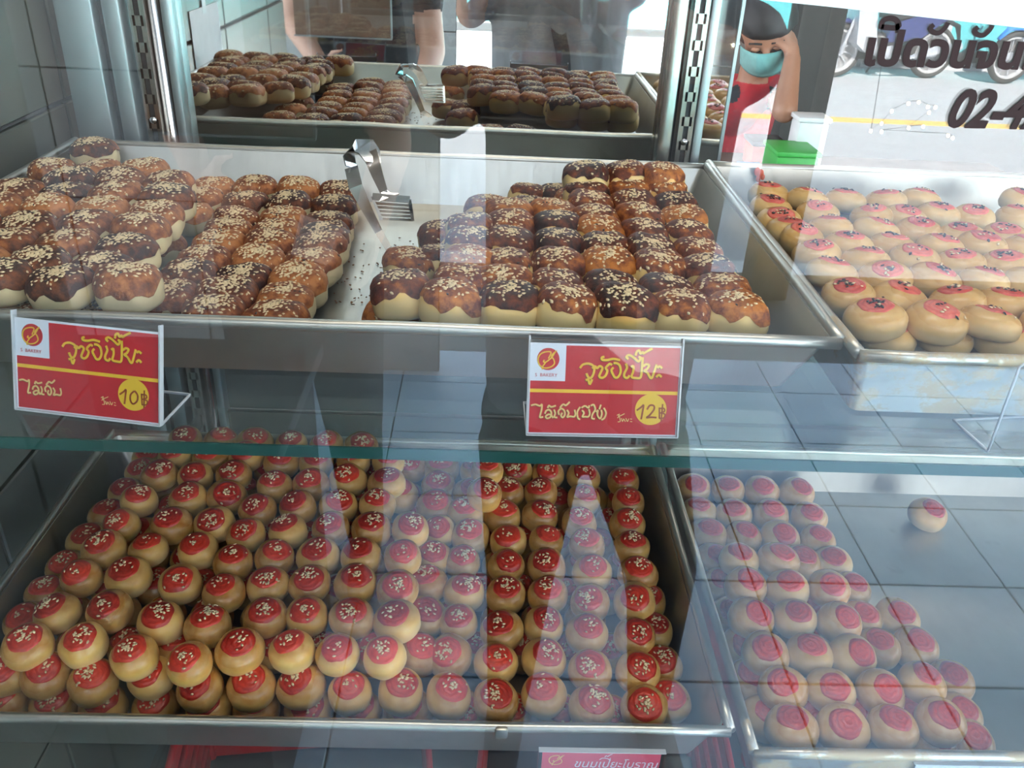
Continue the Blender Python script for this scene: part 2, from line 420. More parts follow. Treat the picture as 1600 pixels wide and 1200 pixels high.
slotted(-.366, 'slotted_rail')
part(MB().tube([(-.352, MY-.014, -1.3), (-.352, MY-.014, .5)], .006, 12), 'chrome_bead', M['chrome'], True)
part(MB().rbox((-.344, MY-.020, -1.3), (-.334, MY, .5), .002), 'edge_trim', M['alu'], 'auto')
slotted(.212, 'slotted_rail')
part(MB().rbox((.184, MY-.020, -1.3), (.200, MY, .5), .003), 'edge_trim', M['rail'], 'auto')
part(MB().rbox((.221, MY-.028, -1.3), (.231, MY, .5), .002), 'edge_trim', M['alu'], 'auto')
part(MB().box((.2585, MY-.002, -1.1), (.262, MY+.008, .5)), 'mirror_edge', M['alu'])
for x in (-.366, .212):
    part(MB().lathe([(.0, .002), (.0035, .0015), (.0042, 0)], 12, (x, MY-.026, -.225), Matrix.Rotation(math.pi/2, 3, 'X')), 'screw', M['chrome'], True)
# front pane
part(MB().box((-.47, GY, -1.1), (1.3, GY+.0012, .5)), 'front_pane', M['front_glass'])
# glass shelves with green cut edges
def shelf(zt, yf, nm):
    part(MB().box((-.445, yf+.0015, zt-.008), (1.25, MY-.03, zt)), nm, M['shelf_glass'])
    part(MB().box((-.445, yf, zt-.0079), (1.25, yf+.0015, zt-.0001)), nm+'_edge', M['glass_edge'])
shelf(-.2905, .434, 'shelf'); shelf(-.5835, .409, 'shelf')
part(MB().box((-.45, GY+.006, -1.12), (1.25, MY, -1.08)), 'base', M['darkroom'])
part(MB().box((-.384, MY-.002, -.60), (1.25, MY+.006, -.31)), 'lower_back_panel', M['greypanel'])
part(MB().box((-.45, MY-.012, -1.08), (1.25, MY-.006, -.60)), 'back_panel', M['darkroom'])
for x in (-.366, .212):
    for z in (-.30, -.594): part(MB().box((x-.0015, MY-.34, z-.022), (x+.0015, MY-.024, z)), 'bracket', M['rail'])

# ------------------------------------------------------------------ trays
def tray(label, x0, x1, y0, y1, zr, depth, fl, mat, notch=None):
    root = empty('baking_tray', ((x0+x1)/2, (y0+y1)/2, zr-depth)); tag(root, label, 'tray', 'aluminium baking trays in the case')
    cx, cy_ = (x0+x1)/2, (y0+y1)/2; a, b = (x1-x0)/2, (y1-y0)/2; t = .0012
    def ring(ax, by, z, n=5, r=.006):
        o = []
        for sx_, sy_, st in ((1,1,0),(-1,1,90),(-1,-1,180),(1,-1,270)):
            for k in range(n):
                an = math.radians(st + 90*k/(n-1)); o.append(Vector((sx_*(ax-r) + r*math.cos(an), sy_*(by-r) + r*math.sin(an), z)))
        return o
    def wob(v, s):                           # hand-worn sheet: slightly dented sides
        d = noise.noise(Vector((v.x*9+s, v.y*9, s))) * .0018
        return Vector((v.x + d, v.y + d, v.z))
    rings = [ring(a-fl, b-fl, 0), ring(a-fl*.5, b-fl*.5, depth*.5), ring(a, b, depth), ring(a-t, b-t, depth), ring(a-fl*.5-t, b-fl*.5-t, depth*.5), ring(a-fl-t, b-fl-t, t)]
    n = len(rings[0]); q = MB(); vs = [v for r_ in rings for v in r_]; fs = []
    for i in range(5):
        for k in range(n): fs.append((i*n+k, i*n+(k+1)%n, (i+1)*n+(k+1)%n, (i+1)*n+k))
    fs.append(tuple(range(n-1, -1, -1))); fs.append(tuple(5*n+k for k in range(n)))
    q.add(vs, fs); pan = q.build('pan', M[mat], root, 'auto')
    def roll(p, q_):                         # rolled wire rim along one side
        p = Vector(p); q_ = Vector(q_); k = 14; pts = [p.lerp(q_, i/k) for i in range(k+1)]
        pts = [v + Vector((0, 0, noise.noise(v*14 + Vector((zr*9, x0*5, 0)))*.0012)) for v in pts]
        return MB().tube(pts, .0042, 10, True)
    e = .0035
    for p, q_ in (((-a-e, -b-e, depth), (a+e, -b-e, depth)), ((-a-e, b+e, depth), (a+e, b+e, depth)), ((-a-e, -b-e, depth+.0015), (-a-e, b+e, depth+.0015)), ((a+e, -b-e, depth+.0015), (a+e, b+e, depth+.0015))):
        roll(p, q_).build('rim', M[mat], root, True)
    if notch:                                # dented corner bead where the rim wire meets
        q = MB().rbox((notch-.006, -b-.009, depth-.008), (notch+.004, -b-.001, depth+.003), .002).build('rim_joint', M[mat], root, 'auto')
    return root
T1 = (-.432, .228, .505, .918); T2 = (.240, .86, .487, .93); T3 = (-.404, .188, .436, .808); T4 = (.208, .80, .418, .812)
tray('large aluminium tray of brown sesame pastries on the upper shelf, behind two red price tags', *T1, -.2425, .046, .018, 'tray')
tray('flour-stained aluminium tray of red-dotted buns at right end of upper shelf', *T2, -.2425, .046, .006, 'tray_worn')
tray('deep aluminium tray heaped with red-dotted sesame buns on the lower shelf', *T3, -.533, .049, .014, 'tray', .13)
tray('half empty aluminium tray of plain red-dotted buns at lower right', *T4, -.533, .049, .006, 'tray_worn')

# ------------------------------------------------------------------ buns
def seeds_mesh(name, pts, mats, rng, L=.0015, pick=None):
    q = MB()
    for (p, nrm) in pts:
        q.cur = pick() if pick else 0
        nrm = nrm.normalized(); a = rng.uniform(0, math.pi*2)
        t = nrm.orthogonal().normalized(); t = Matrix.Rotation(a, 3, nrm) @ t
        t = (t + nrm*rng.uniform(-.25, .35)).normalized(); s_ = nrm.cross(t).normalized(); u = t.cross(s_)
        l_ = L*rng.uniform(.85, 1.15); w = l_*.56; h = l_*.34; c = p + nrm*h*.7
        vs = [c + t*l_, c - t*l_, c + t*l_*.35 + s_*w, c + t*l_*.35 - s_*w, c - t*l_*.45 + s_*w*.8, c - t*l_*.45 - s_*w*.8, c + u*h, c - u*h]
        q.add(vs, [(0,2,6),(0,6,3),(2,4,6),(3,6,5),(4,1,6),(5,6,1),(0,7,2),(0,3,7),(2,7,4),(3,5,7),(4,7,1),(5,1,7)])
    return q.mesh(name, mats, True)

class Bun:
    """squashed ball of dough: footprint half axes a,b; superellipse power p; height h"""
    def __init__(s, a, b, h, p, pr, pz, seed, lump=.03):
        s.a, s.b, s.h, s.p, s.pr, s.pz = a, b, h, p, pr, pz; s.rng = random.Random(seed); s.off = Vector((seed*3.7, seed*1.3, 0)); s.lump = lump
        s.tilt = (s.rng.uniform(-.06, .06), s.rng.uniform(-.06, .06))
    def foot(s, th):
        c, k = abs(math.cos(th)), abs(math.sin(th))
        r = ((c/s.a)**s.p + (k/s.b)**s.p) ** (-1/s.p)
        return r * (1 + s.lump*noise.noise(Vector((math.cos(th)*1.3, math.sin(th)*1.3, 0)) + s.off)*1.6)
    def top(s, x, y):
        th = math.atan2(y, x); f = min(.999, math.hypot(x, y)/s.foot(th))
        sn = f ** (1/s.pr); z = s.h/2 * max(0, 1 - sn*sn) ** (.5*s.pz)
        return z + (s.tilt[0]*x + s.tilt[1]*y) * (1-f) + .0004*noise.noise(Vector((x*120, y*120, 0)) + s.off)
    def nrm(s, x, y):
        e = .0006; return Vector((s.top(x-e, y)-s.top(x+e, y), s.top(x, y-e)-s.top(x, y+e), 2*e)).normalized()
    def body(s, mat, n=28, m=14, flaky=0.0):
        q = MB(); vs = [(0, 0, s.top(0, 0))]; fs = []
        for i in range(1, m):
            ph = math.pi*i/m; sn, cs = math.sin(ph), math.cos(ph)
            for k in range(n):
                th = 2*math.pi*k/n; R = s.foot(th); r = R * sn**s.pr; x, y = r*math.cos(th), r*math.sin(th)
                if cs > 0.05: z = s.top(x, y)
                else: z = -s.h/2 * abs(cs)**.55 * (1 if cs < 0 else -1)
                if flaky and -.8 < cs < .25:
                    f = 1 + flaky*noise.noise(Vector((math.cos(th)*2.2, math.sin(th)*2.2, z*160)) + s.off); x *= f; y *= f
                vs.append((x, y, z))
        vs.append((0, 0, -s.h/2)); L = len(vs)-1
        for k in range(n): fs.append((0, 1+k, 1+(k+1)%n)); fs.append((L, 1+(m-2)*n+(k+1)%n, 1+(m-2)*n+k))
        for i in range(m-2):
            for k in range(n): fs.append((1+i*n+k, 1+(i+1)*n+k, 1+(i+1)*n+(k+1)%n, 1+i*n+(k+1)%n))
        q.add(vs, fs); return q.mesh('bun_body', mat, True)
    def patch(s, frac, mat, off=.0004, wob=.06, c=(0, 0), n=28, m=6, absr=None, name='patch', freq=1.6):
        vs = [(c[0], c[1], s.top(*c)+off)]; fs = []
        for i in range(1, m+2):
            g = min(i, m)/m
            for k in range(n):
                th = 2*math.pi*k/n; R = absr if absr else s.foot(th)*frac
                R *= 1 + wob*noise.noise(Vector((math.cos(th)*freq, math.sin(th)*freq, 7)) + s.off)*1.8
                x, y = c[0] + R*g*math.cos(th), c[1] + R*g*math.sin(th)
                f = math.hypot(x, y)/s.foot(math.atan2(y, x))
                if f > .985: x *= .985/f; y *= .985/f
                if i > m: x = c[0] + (x-c[0])*1.02; y = c[1] + (y-c[1])*1.02
                zz = s.top(x, y)
                if f > .6 and off > .0005: x *= 1 + off*.9/s.foot(th)*min(1, (f-.6)/.2); y *= 1 + off*.9/s.foot(th)*min(1, (f-.6)/.2)
                vs.append((x, y, zz + (off if i < m else off*.5 if i == m else -.0008)))
        for k in range(n): fs.append((0, 1+k, 1+(k+1)%n))
        for i in range(m):
            for k in range(n): fs.append((1+i*n+k, 1+(i+1)*n+k, 1+(i+1)*n+(k+1)%n, 1+i*n+(k+1)%n))
        q = MB(); q.add(vs, fs); return q.mesh(name, mat, True)
    def seeds(s, cnt, rad, c=(0, 0), frac=None):
        o = []; R = s.rng
        while len(o) < cnt:
            if frac:
                th = R.uniform(0, 2*math.pi); r = s.foot(th)*frac*min(1, abs(R.gauss(0, .50))); x, y = r*math.cos(th), r*math.sin(th)
            else: x, y = c[0]+R.gauss(0, rad), c[1]+R.gauss(0, rad)
            if math.hypot(x, y) > s.foot(math.atan2(y, x))*.93: continue
            o.append((Vector((x, y, s.top(x, y)+.0004)), s.nrm(x, y)))
        return o

def kind_round(seed, mat, st, r=.0188, h=.0265, nseed=24, rd=.0108, dark=False, sizes=1):
    b = Bun(r*(1+.04*math.sin(seed*5)), r*(1+.04*math.cos(seed*3)), h, 2.0, .78, .95, seed); R = b.rng
    c = (R.uniform(-.0022, .0022), R.uniform(-.0022, .0022))
    out = [('red_dot', b.patch(0, M[st], .00035, .05, c, absr=rd, name='red_dot'), None)]
    body = b.body(M[mat])
    if nseed:
        sc = (c[0]+R.uniform(-.002, .002), c[1]+R.uniform(-.002, .002))
        pts = b.seeds(nseed, .0036, sc)
        if dark: me = seeds_mesh('sesame_seeds', pts, [M['sesame_dark'], M['sesame']], R, .0018, lambda: 0 if R.random() < .72 else 1)
        else: me = seeds_mesh('sesame_seeds', pts, M['sesame'], R, .00165)
        out.append(('sesame_seeds', me, 'stuff'))
    return body, out
def kind_pastry(seed, mat, cr, nseed, fr=.84, wob=.14, hh=.0305):
    b = Bun(.0219, .0194, hh, 2.7, .48, .95, seed, .11)
    out = [('glazed_top', b.patch(fr, M[cr], .0010, wob, name='glazed_top', freq=2.0, m=8, n=36), None)]
    body = b.body(M[mat], 32, 16, .03)
    out.append(('sesame_seeds', seeds_mesh('sesame_seeds', b.seeds(nseed, 0, frac=.98), [M['sesame'], M['sesame_dark']], b.rng, .0019, lambda: 0 if b.rng.random() < .95 else 1), 'stuff'))
    return body, out
K = {
 'C': [kind_round(i+1, 'dough_round', 'stamp', r=.0183, h=.0255, rd=.0126, nseed=[26, 18, 30, 14, 34, 22, 10, 28][i]) for i in range(8)],
 'D': [kind_round(i+31, 'dough_pale', 'stamp', r=.0198, h=.0265, nseed=0, rd=.0120) for i in range(6)],
 'E': [kind_round(i+51, 'dough_gold', 'stamp_pale', r=.0205, h=.0235, nseed=[16, 12, 20, 9, 14, 18][i], rd=.0118, dark=True) for i in range(6)],
 'A': [kind_pastry(i+71, 'pastry_left', 'crust_left', [165, 140, 180, 150, 135, 170, 160, 145][i], .965, .05, .027) for i in range(8)],
 'B': [kind_pastry(i+91, 'pastry_right', 'crust_right', [104, 80, 112, 92, 74, 106, 90, 98][i], .92, .10, .0285) for i in range(8)],
}
NAME = {'A': 'flaky_pastry', 'B': 'egg_pastry', 'C': 'sesame_bun', 'D': 'red_dot_bun', 'E': 'black_sesame_bun'}
CAT = {'A': 'pastry', 'B': 'pastry', 'C': 'bun', 'D': 'bun', 'E': 'bun'}
RB = random.Random(11)
def bun(k, p, label, group, tilt=.14, yaw=None, scale=1.0, lean=(0, 0)):
    if k in 'CD' and lean == (0, 0): lean = (.20, 0)
    body, parts = RB.choice(K[k]); p = Vector(p)
    x0, x1, y0, y1, zf, dp, fl, hr = {'A': (*T1, -.2885, .046, .018, .0225), 'B': (*T1, -.2885, .046, .018, .0225), 'C': (*T3, -.582, .049, .014, .0200), 'D': (*T4, -.582, .049, .006, .0210), 'E': (*T2, -.2885, .046, .006, .0215)}[k]
    if p.z < zf + dp:                        # keep it off the sloping walls
        g = fl*(1 - max(0, p.z-.006-zf)/dp) + hr + .0015
        p.x = min(max(p.x, x0+g), x1-g); p.y = min(max(p.y, y0+g), y1-g)
    o = link(NAME[k], body, None, p); tag(o, label, CAT[k], group)
    if yaw is None: yaw = RB.uniform(0, 6.28) if k in 'CDE' else RB.choice((0, math.pi)) + RB.uniform(-.12, .12)
    o.rotation_mode = 'ZYX'
    o.rotation_euler = (lean[0] + RB.uniform(-tilt, tilt), lean[1] + RB.uniform(-tilt, tilt), yaw)
    s_ = scale*RB.uniform(.96, 1.04); o.scale = (s_, s_*RB.uniform(.97, 1.03), s_*RB.uniform(.94, 1.05))
    for nm, me, kd in parts:
        c = link(nm, me, o)
        if kd: c['kind'] = kd
    return o
ORD = ['first', 'second', 'third', 'fourth', 'fifth', 'sixth', 'seventh', 'eighth', 'ninth', 'tenth', 'eleventh', 'twelfth', 'thirteenth', 'fourteenth', 'fifteenth', 'sixteenth']
placed = []
def rows(k, z, data, desc, rowname, tray_, group, up=0.0, **kw):
    """data: rows from the front backwards; in a row pixel centres from left to right"""
    for i, row in enumerate(data):
        rn = 'front row' if i == 0 else ORD[i] + ' row back'
        for j, (px, py) in enumerate(row):
            p = at_z(px, py, z + (up if i else 0)); p.z = z
            bun(k, p, '%s, %s %s, %s from left, %s' % (desc, rowname, rn, ORD[j], tray_), group, **kw); placed.append((k, p.x, p.y, p.z))

# lower left tray, third layer (left two thirds)
L3 = [
 [(43,1009),(130,1007),(210,1026),(296,1036),(375,1017),(456,1017),(527,1022),(601,1026)],
 [(89,957),(171,954),(251,972),(324,979),(415,964),(480,962),(550,965),(620,970)],
 [(127,902),(201,901),(282,912),(350,926),(419,914),(484,912),(555,912),(621,921)],
 [(162,859),(232,859),(310,860),(364,879),(429,871),(497,870),(564,869),(629,871)],
 [(189,821),(269,820),(335,819),(384,836),(450,830),(517,826),(580,827),(641,827)],
 [(217,782),(294,780),(355,777),(402,797),(465,792),(529,791),(590,789)],
 [(249,742),(305,745),(365,742),(429,760),(486,757),(544,750),(604,755)],
 [(274,712),(330,715),(385,712),(440,722),(494,724),(552,720),(607,720)],
 [(290,688),(345,690),(398,691),(455,694),(510,696),(565,698)]]
rows('C', -.524, L3, 'red-dotted sesame bun', 'top', 'lower left tray', 'red-dotted sesame buns in the lower left tray')
L2a = [
 [(8,1052),(72,1055),(146,1065),(235,1058),(312,1075),(393,1073),(470,1072),(547,1082),(626,1079),(701,1087),(775,1095),(850,1085),(925,1107),(1007,1110)]]
rows('C', -.546, L2a, 'red-dotted sesame bun', 'foremost', 'lower left tray', 'red-dotted sesame buns in the lower left tray')
L2b = [
 [(655,1022),(702,1025),(775,1035),(850,1030),(922,1047),(997,1050)],
 [(663,962),(716,972),(784,985),(850,976),(917,990),(992,995)],
 [(668,912),(725,925),(790,929),(856,929),(922,941),(991,941)],
 [(677,872),(722,877),(791,884),(854,884),(925,895),(997,897)],
 [(687,830),(735,838),(794,845),(854,845),(917,852),(987,855)],
 [(680,792),(728,802),(785,807),(844,806),(905,817),(980,820)],
 [(685,760),(735,771),(792,770),(845,770),(912,780),(982,785)],
 [(642,726),(690,729),(744,735),(806,737),(856,740),(912,745),(974,752)]]
rows('C', -.546, L2b, 'red-dotted sesame bun', 'right-side', 'right of lower left tray', 'red-dotted sesame buns in the lower left tray')
L2c = [[(37,972)],[(72,927)],[(105,887)],[(137,845)],[(170,806)],[(197,770)],[(222,738)],[(240,705)]]
for i, ((px, py),) in enumerate(L2c):
    p = at_z(px, py, -.546); placed.append(('C', p.x, p.y, p.z))
    bun('C', p, 'sesame bun partly hidden at left wall of lower left tray, %s from the front' % ORD[i], 'buns along the left wall of the lower left tray')
for px, py, w in ((761,735,'at the back of'), (757,772,'before the back row of')):
    bun('C', at_z(px, py, -.524), 'lone red-dotted sesame bun lying %s lower left tray' % w, 'red-dotted sesame buns in the lower left tray', tilt=.25)
L1r = [(1022,940,),(1027,985),(1037,1040),(1047,1095)]
for i, (px, py) in enumerate(L1r):
    p = at_z(px, py, -.560); placed.append(('C', p.x, p.y, p.z))
    bun('C', p, 'darker sesame bun at right wall of lower left tray, %s from the front' % ORD[3-i], 'buns along the right wall of the lower left tray')
FILLS = []
def fill(k, z, x0, x1, y0, y1, step, label, group, off=0.0, keep=None, mind=.031, dz=.012, **kw):
    j = 0; y = y0; n = 0
    while y <= y1:
        x = x0 + (step/2 if j % 2 else 0) + off; i = 0
        while x <= x1:
            if (keep is None or keep(x, y)) and all(abs(c[3]-z) > dz or math.hypot(c[1]-x, c[2]-y) > mind for c in placed):
                o = bun(k, Vector((x+RB.uniform(-.002,.002), y+RB.uniform(-.002,.002), z)), label, group, **kw); FILLS.append((o, label, j)); n += 1
            x += step
        y += step*.9; j += 1
    return n
def prune():
    """the buns that fill a heap from below stay only where something of them shows; those get their own labels"""
    from mathutils.bvhtree import BVHTree
    bpy.context.view_layer.update(); vs = []; fs = []
    for o in C.objects:
        if o.get('category') in ('bun', 'pastry'):
            n = len(vs); mw = o.matrix_world; vs += [mw @ v.co for v in o.data.vertices]; fs += [[n+i for i in p.vertices] for p in o.data.polygons]
    t = BVHTree.FromPolygons(vs, fs); keep = {}
    for o, lab, j in FILLS:
        mw = o.matrix_world; cnt = 0; V_ = o.data.vertices
        for i in range(0, len(V_), 3):
            p = mw @ V_[i].co; d = p.normalized(); h = t.ray_cast(Vector((0, 0, 0)), d)
            if h[0] is not None and abs(h[3] - p.length) < .0012: cnt += 1
        if cnt < 2:
            for c in list(o.children): bpy.data.objects.remove(c)
            bpy.data.objects.remove(o)
        else: keep.setdefault((lab, j), []).append(o)
    for (lab, j), os_ in keep.items():
        os_.sort(key=lambda o: o.location.x); rws = sorted(jj for (l2, jj) in keep if l2 == lab); r_ = rws.index(j)
        for i, o in enumerate(os_): o['label'] = '%s, %s, %s from left' % (lab, 'front row' if r_ == 0 else ORD[r_] + ' row back', ORD[min(i, 15)])
    print('kept', sum(map(len, keep.values())), 'of', len(FILLS))
G = 'under-layer buns of the lower left tray'
n2 = fill('C', -.547, -.365, -.08, .515, .78, .040, 'half-hidden sesame bun beneath top layer, lower left tray', G)
n1 = fill('C', -.5675, -.37, .16, .474, .50, .040, 'bottom-layer sesame bun behind front rim, lower left tray', G)
n0 = fill('C', -.5675, -.08, .165, .54, .775, .040, 'sunken sesame bun in right gaps of lower left tray', G)

# lower right tray
D2 = [
 [(1237,1138),(1317,1138),(1395,1138),(1470,1127)],
 [(1224,1077),(1297,1080),(1376,1082),(1441,1067)],
 [(1196,1021),(1264,1022),(1332,1026)],
 [(1174,966),(1242,966),(1312,972)],
 [(1165,916),(1230,920),(1295,920)],
 [(1155,875),(1217,875)]]
D1 = [
 [(1190,1122),(1455,1160),(1515,1160)],
 [(1170,1064),(1260,1120),(1340,1122),(1415,1120),(1498,1118)],
 [(1153,1012),(1485,1064)],
 [(1137,962),(1372,1012),(1430,1012)],
 [(1117,915),(1345,967),(1402,965)],
 [(1115,875),(1330,922)],
 [(1105,837),(1161,839),(1219,840),(1252,880),(1300,880)],
 [(1092,800),(1147,804),(1205,804),(1277,845)],
 [(1082,764),(1137,766),(1190,767),(1264,809)],
 [(1245,770)]]
g4 = 'plain red-dotted buns in the lower right tray'
rows('D', -.546, D2, 'plain pale bun with red dot', 'upper', 'lower right tray', g4, tilt=.18)
rows('D', -.567, D1, 'plain pale bun with red dot', 'bottom', 'lower right tray', g4, tilt=.1)
fill('D', -.567, .232, .37, .45, .68, .040, 'sunken plain red-dotted bun of lower right tray', 'hidden buns of the lower right tray', keep=lambda x, y: x < .235 + .13*min(1, (.70-y)/.12) )
bun('D', at_z(1450, 803, -.568), 'lone pale bun with red dot on bare bottom of lower right tray', 'plain red-dotted buns in the lower right tray')

# upper right tray: black and white sesame
E1 = [
 [(1388,528),(1476,526),(1567,532)]]
E2 = [
 [(1366,499),(1462,502),(1545,505),(1640,508)],
 [(1325,463),(1407,469),(1495,474),(1570,474)],
 [(1300,428),(1383,436),(1460,439),(1537,441),(1612,444)],
 [(1275,400),(1352,411),(1429,408),(1501,414),(1570,417)],
 [(1253,375),(1325,386),(1394,386),(1468,389),(1534,386),(1605,392)],
 [(1232,362),(1297,359),(1369,362),(1435,364),(1501,370),(1570,372)],
 [(1212,348),(1278,336),(1361,340),(1413,342),(1465,337),(1520,341),(1589,342)],
 [(1204,326),(1262,314),(1320,314),(1383,316),(1438,314),(1596,316)],
 [(1201,305)]]
g2 = 'red-dotted buns with black sesame in the upper right tray'
rows('E', -.262, E1, 'red-dotted bun with black sesame', 'lowest', 'upper right tray', g2)
rows('E', -.247, E2, 'red-dotted bun with black sesame', 'top', 'upper right tray', g2, tilt=.2)
fill('E', -.272, .275, .62, .53, .87, .044, 'sunken black-sesame bun of upper right tray', 'under-layer buns of the upper right tray')

# upper left tray, right half: dark egg pastries standing in columns
B2 = [
 [(705,476),(796,479),(885,484),(975,487),(1062,490),(1150,493)],
 [(627,446),(722,437),(787,441),(870,445),(955,447),(1040,450),(1128,450)],
 [(732,405),(792,407),(872,410),(950,412),(1030,413),(1105,418)],
 [(735,375),(797,374),(872,377),(945,383),(1016,388),(1090,390)],
 [(735,350),(797,348),(870,349),(937,358),(1007,361),(1075,363)],
 [(795,327),(866,329),(930,338),(1000,338),(1068,340)],
 [(922,316),(990,314),(1056,317)],
 [(918,297),(982,294),(1040,296)]]
g1 = 'dark glazed sesame pastries in right half of the upper left tray'
rows('B', -.245, B2, 'dark glazed sesame pastry', 'upper', 'right of upper left tray', g1, up=.007, tilt=.13, lean=(.10, 0))
rows('B', -.232, [[(915,279),(976,277),(1033,281)]], 'dark glazed sesame pastry', 'topmost', 'upper left tray', g1, tilt=.12)
rows('B', -.271, [[(615,500)],[(640,418),(690,412)],[(690,375)],[(760,330),(825,335)],[(825,305),(868,305)]], 'dark glazed sesame pastry', 'low', 'centre of upper left tray', g1, tilt=.12)
fill('B', -.271, .0, .19, .55, .87, .043, 'sunken dark pastry at right of upper left tray', 'hidden pastries of the upper left tray', keep=lambda x, y: y < .76 or x > .06)

# upper left tray, left half: flaky pale pastries, two layers high at far left
RA = random.Random(5)
gA = 'brown sesame pastries in left half of the upper left tray'
edge2 = [(196,440),(160,414),(195,385),(222,357),(242,333),(262,307),(262,285),(225,268)]
edge1 = [(428,478),(446,450),(466,424),(487,398),(500,372),(507,352),(514,333),(522,309),(532,288)]
def block(edges, z, xmin, desc, rowname, maxn, up):
    for i, (px, py) in enumerate(edges):
        p0 = at_z(px, py, z+up); p0.z = z; xs = []; x = p0.x
        lim = xmin(i, p0) if callable(xmin) else xmin
        while x > lim and len(xs) < maxn: xs.append(x); x -= .0425
        xs.reverse(); rn = 'front row' if i == 0 else ORD[i] + ' row back'
        for j, x in enumerate(xs):
            p = Vector((x, p0.y + RA.uniform(-.002, .002), z + RA.uniform(-.002, .002))); placed.append(('A', p.x, p.y, z))
            bun('A', p, '%s, %s %s, %s from left, left of upper left tray' % (desc, rowname, rn, ORD[j]), gA, tilt=.10, lean=(.06, -.03))
block(edge2, -.240, -.412, 'brown sesame pastry', 'upper', 9, .006)
block(edge1, -.2695, lambda i, p: (at_z(*edge2[min(i, 7)], -.24).x + .018), 'brown sesame pastry', 'lower', 12, .013)
p = at_z(147, 243, -.232); bun('A', p, 'brown sesame pastry topmost in back left corner of upper left tray', gA)
p = at_z(190, 255, -.245); bun('A', Vector((-.405, .895, -.245)), 'brown sesame pastry wedged in the back left corner of upper left tray', gA)
fill('A', -.2695, -.405, -.26, .54, .84, .043, 'sunken brown pastry at left of upper left tray', 'hidden pastries of the upper left tray', keep=lambda x, y: x < -.20 - .12*(y-.5)/.4)
prune()
# loose crumbs and fallen seeds on the tray bottom
q = MB(); R_ = random.Random(3)
for i in range(150):
    c = at_z(R_.uniform(520, 700), R_.uniform(370, 490), -.2868) if i < 100 else at_z(R_.uniform(1180, 1225), R_.uniform(470, 515), -.2868)
    if not (-.40 < c.x < .20 and .53 < c.y < .90): continue
    q.ball(c + Vector((0,0,.0006)), (R_.uniform(.0006, .0018), R_.uniform(.0005, .0011), .0006), 6, Matrix.Rotation(R_.uniform(0, 3), 3, 'Z'))
tag(q.build('crumbs', M['flake']), 'brown crumbs and fallen seeds on bare bottom of upper left tray', 'crumbs', None, 'stuff')

# ------------------------------------------------------------------ tongs
def tongs():
    base = at_z(607, 388, -.272)
    t = empty('serving_tongs', base); tag(t, 'stainless steel serving tongs with slotted head leaning in upper left tray', 'tongs')
    L = lambda px, py, z: at_z(px, py, z) - base
    A = [L(549,262,-.212), L(556,292,-.222), L(575,330,-.243), L(592,362,-.262), L(607,388,-.272)]
    top = [L(546,250,-.207), L(547,236,-.201), L(556,228,-.197), L(568,228,-.196), L(577,238,-.199)]
    Bp = [L(583,254,-.205), L(590,274,-.214), L(600,300,-.226)]
    ax = Vector((.35, .25, .9))
    q = MB(); q.strip([A[0]] + top + [Bp[0]], Vector((.1, .9, .3)), [.012, .016, .021, .023, .023, .020, .014], .0013)
    q.build('spring_bend', M['chrome'], t, 'auto')
    MB().strip(A, Vector((1, .1, .3)), [.012, .012, .009, .007, .006], .0013).build('arm', M['chrome'], t, 'auto')
    MB().strip([top[-1]] + Bp, Vector((1, -.2, .2)), [.014, .012, .010, .007], .0013).build('arm', M['chrome'], t, 'auto')
    # slotted head: a frame with cross bars
    c0 = L(582,307,-.229); c1 = L(640,312,-.229); d0 = L(596,343,-.250); d1 = L(645,345,-.250)
    h = MB(); h.strip([c0, c0.lerp(c1, .5), c1], Vector((.2, -.4, -.6)), .006, .0012)
    h.build('head_plate', M['chrome'], t)
    MB().strip([Bp[-1], Bp[-1].lerp(c0.lerp(c1, .45), .5), c0.lerp(c1, .45)], Vector((1, 0, 0)), [.006, .008, .020], .0012).build('neck', M['chrome'], t)
    for k in range(6):
        f = .10 + k*.17; MB().strip([c0.lerp(d0, f), c1.lerp(d1, f)], (d0-c0), (d0-c0).length*.115, .0010).build('tine', M['rail'], t)
    for a_, b_ in ((c0, d0), (c1, d1)): MB().strip([a_, b_], Vector((1, 0, 0)), .003, .0012).build('head_rail', M['chrome'], t)
tongs()

# ------------------------------------------------------------------ price tags
def smooth_pts(pts, k=4):
    P = [Vector((x, y)) for x, y in pts]
    if len(P) < 3: return P
    o = []
    for i in range(len(P)-1):
        a, b, c, d = P[max(i-1,0)], P[i], P[i+1], P[min(i+2, len(P)-1)]
        for j in range(k):
            t = j/k; o.append(.5*((2*b) + (c-a)*t + (2*a-5*b+4*c-d)*t*t + (3*b-a-3*c+d)*t**3))
    o.append(P[-1]); return o
def pen(mb, strokes, w, y, f, dx=0, dy=0):
    for st in strokes:
        p = smooth_pts([f(*q) for q in st]); vs = []
        for i, a in enumerate(p):
            t = (p[min(i+1, len(p)-1)] - p[max(i-1, 0)]);
            if t.length < 1e-9: t = Vector((1, 0))
            t.normalize(); nn = Vector((-t.y, t.x))*w/2
            e = t*w*.3 if i == len(p)-1 else -t*w*.3 if i == 0 else Vector((0, 0))
            for sgn in (1, -1):
                c = a + nn*sgn + e; vs.append((c.x+dx, y, c.y+dy))
        n = len(p); fs = [(2*i, 2*i+1, 2*i+3, 2*i+2) for i in range(n-1)]
        m0 = len(vs); vs2 = vs + [(x, yy+.00012, z) for x, yy, z in vs]
        fs2 = fs + [(2*i, 2*i+2, m0+2*i+2, m0+2*i) for i in range(n-1)] + [(2*i+1, m0+2*i+1, m0+2*i+3, 2*i+3) for i in range(n-1)]
        mb.add(vs2, fs2)
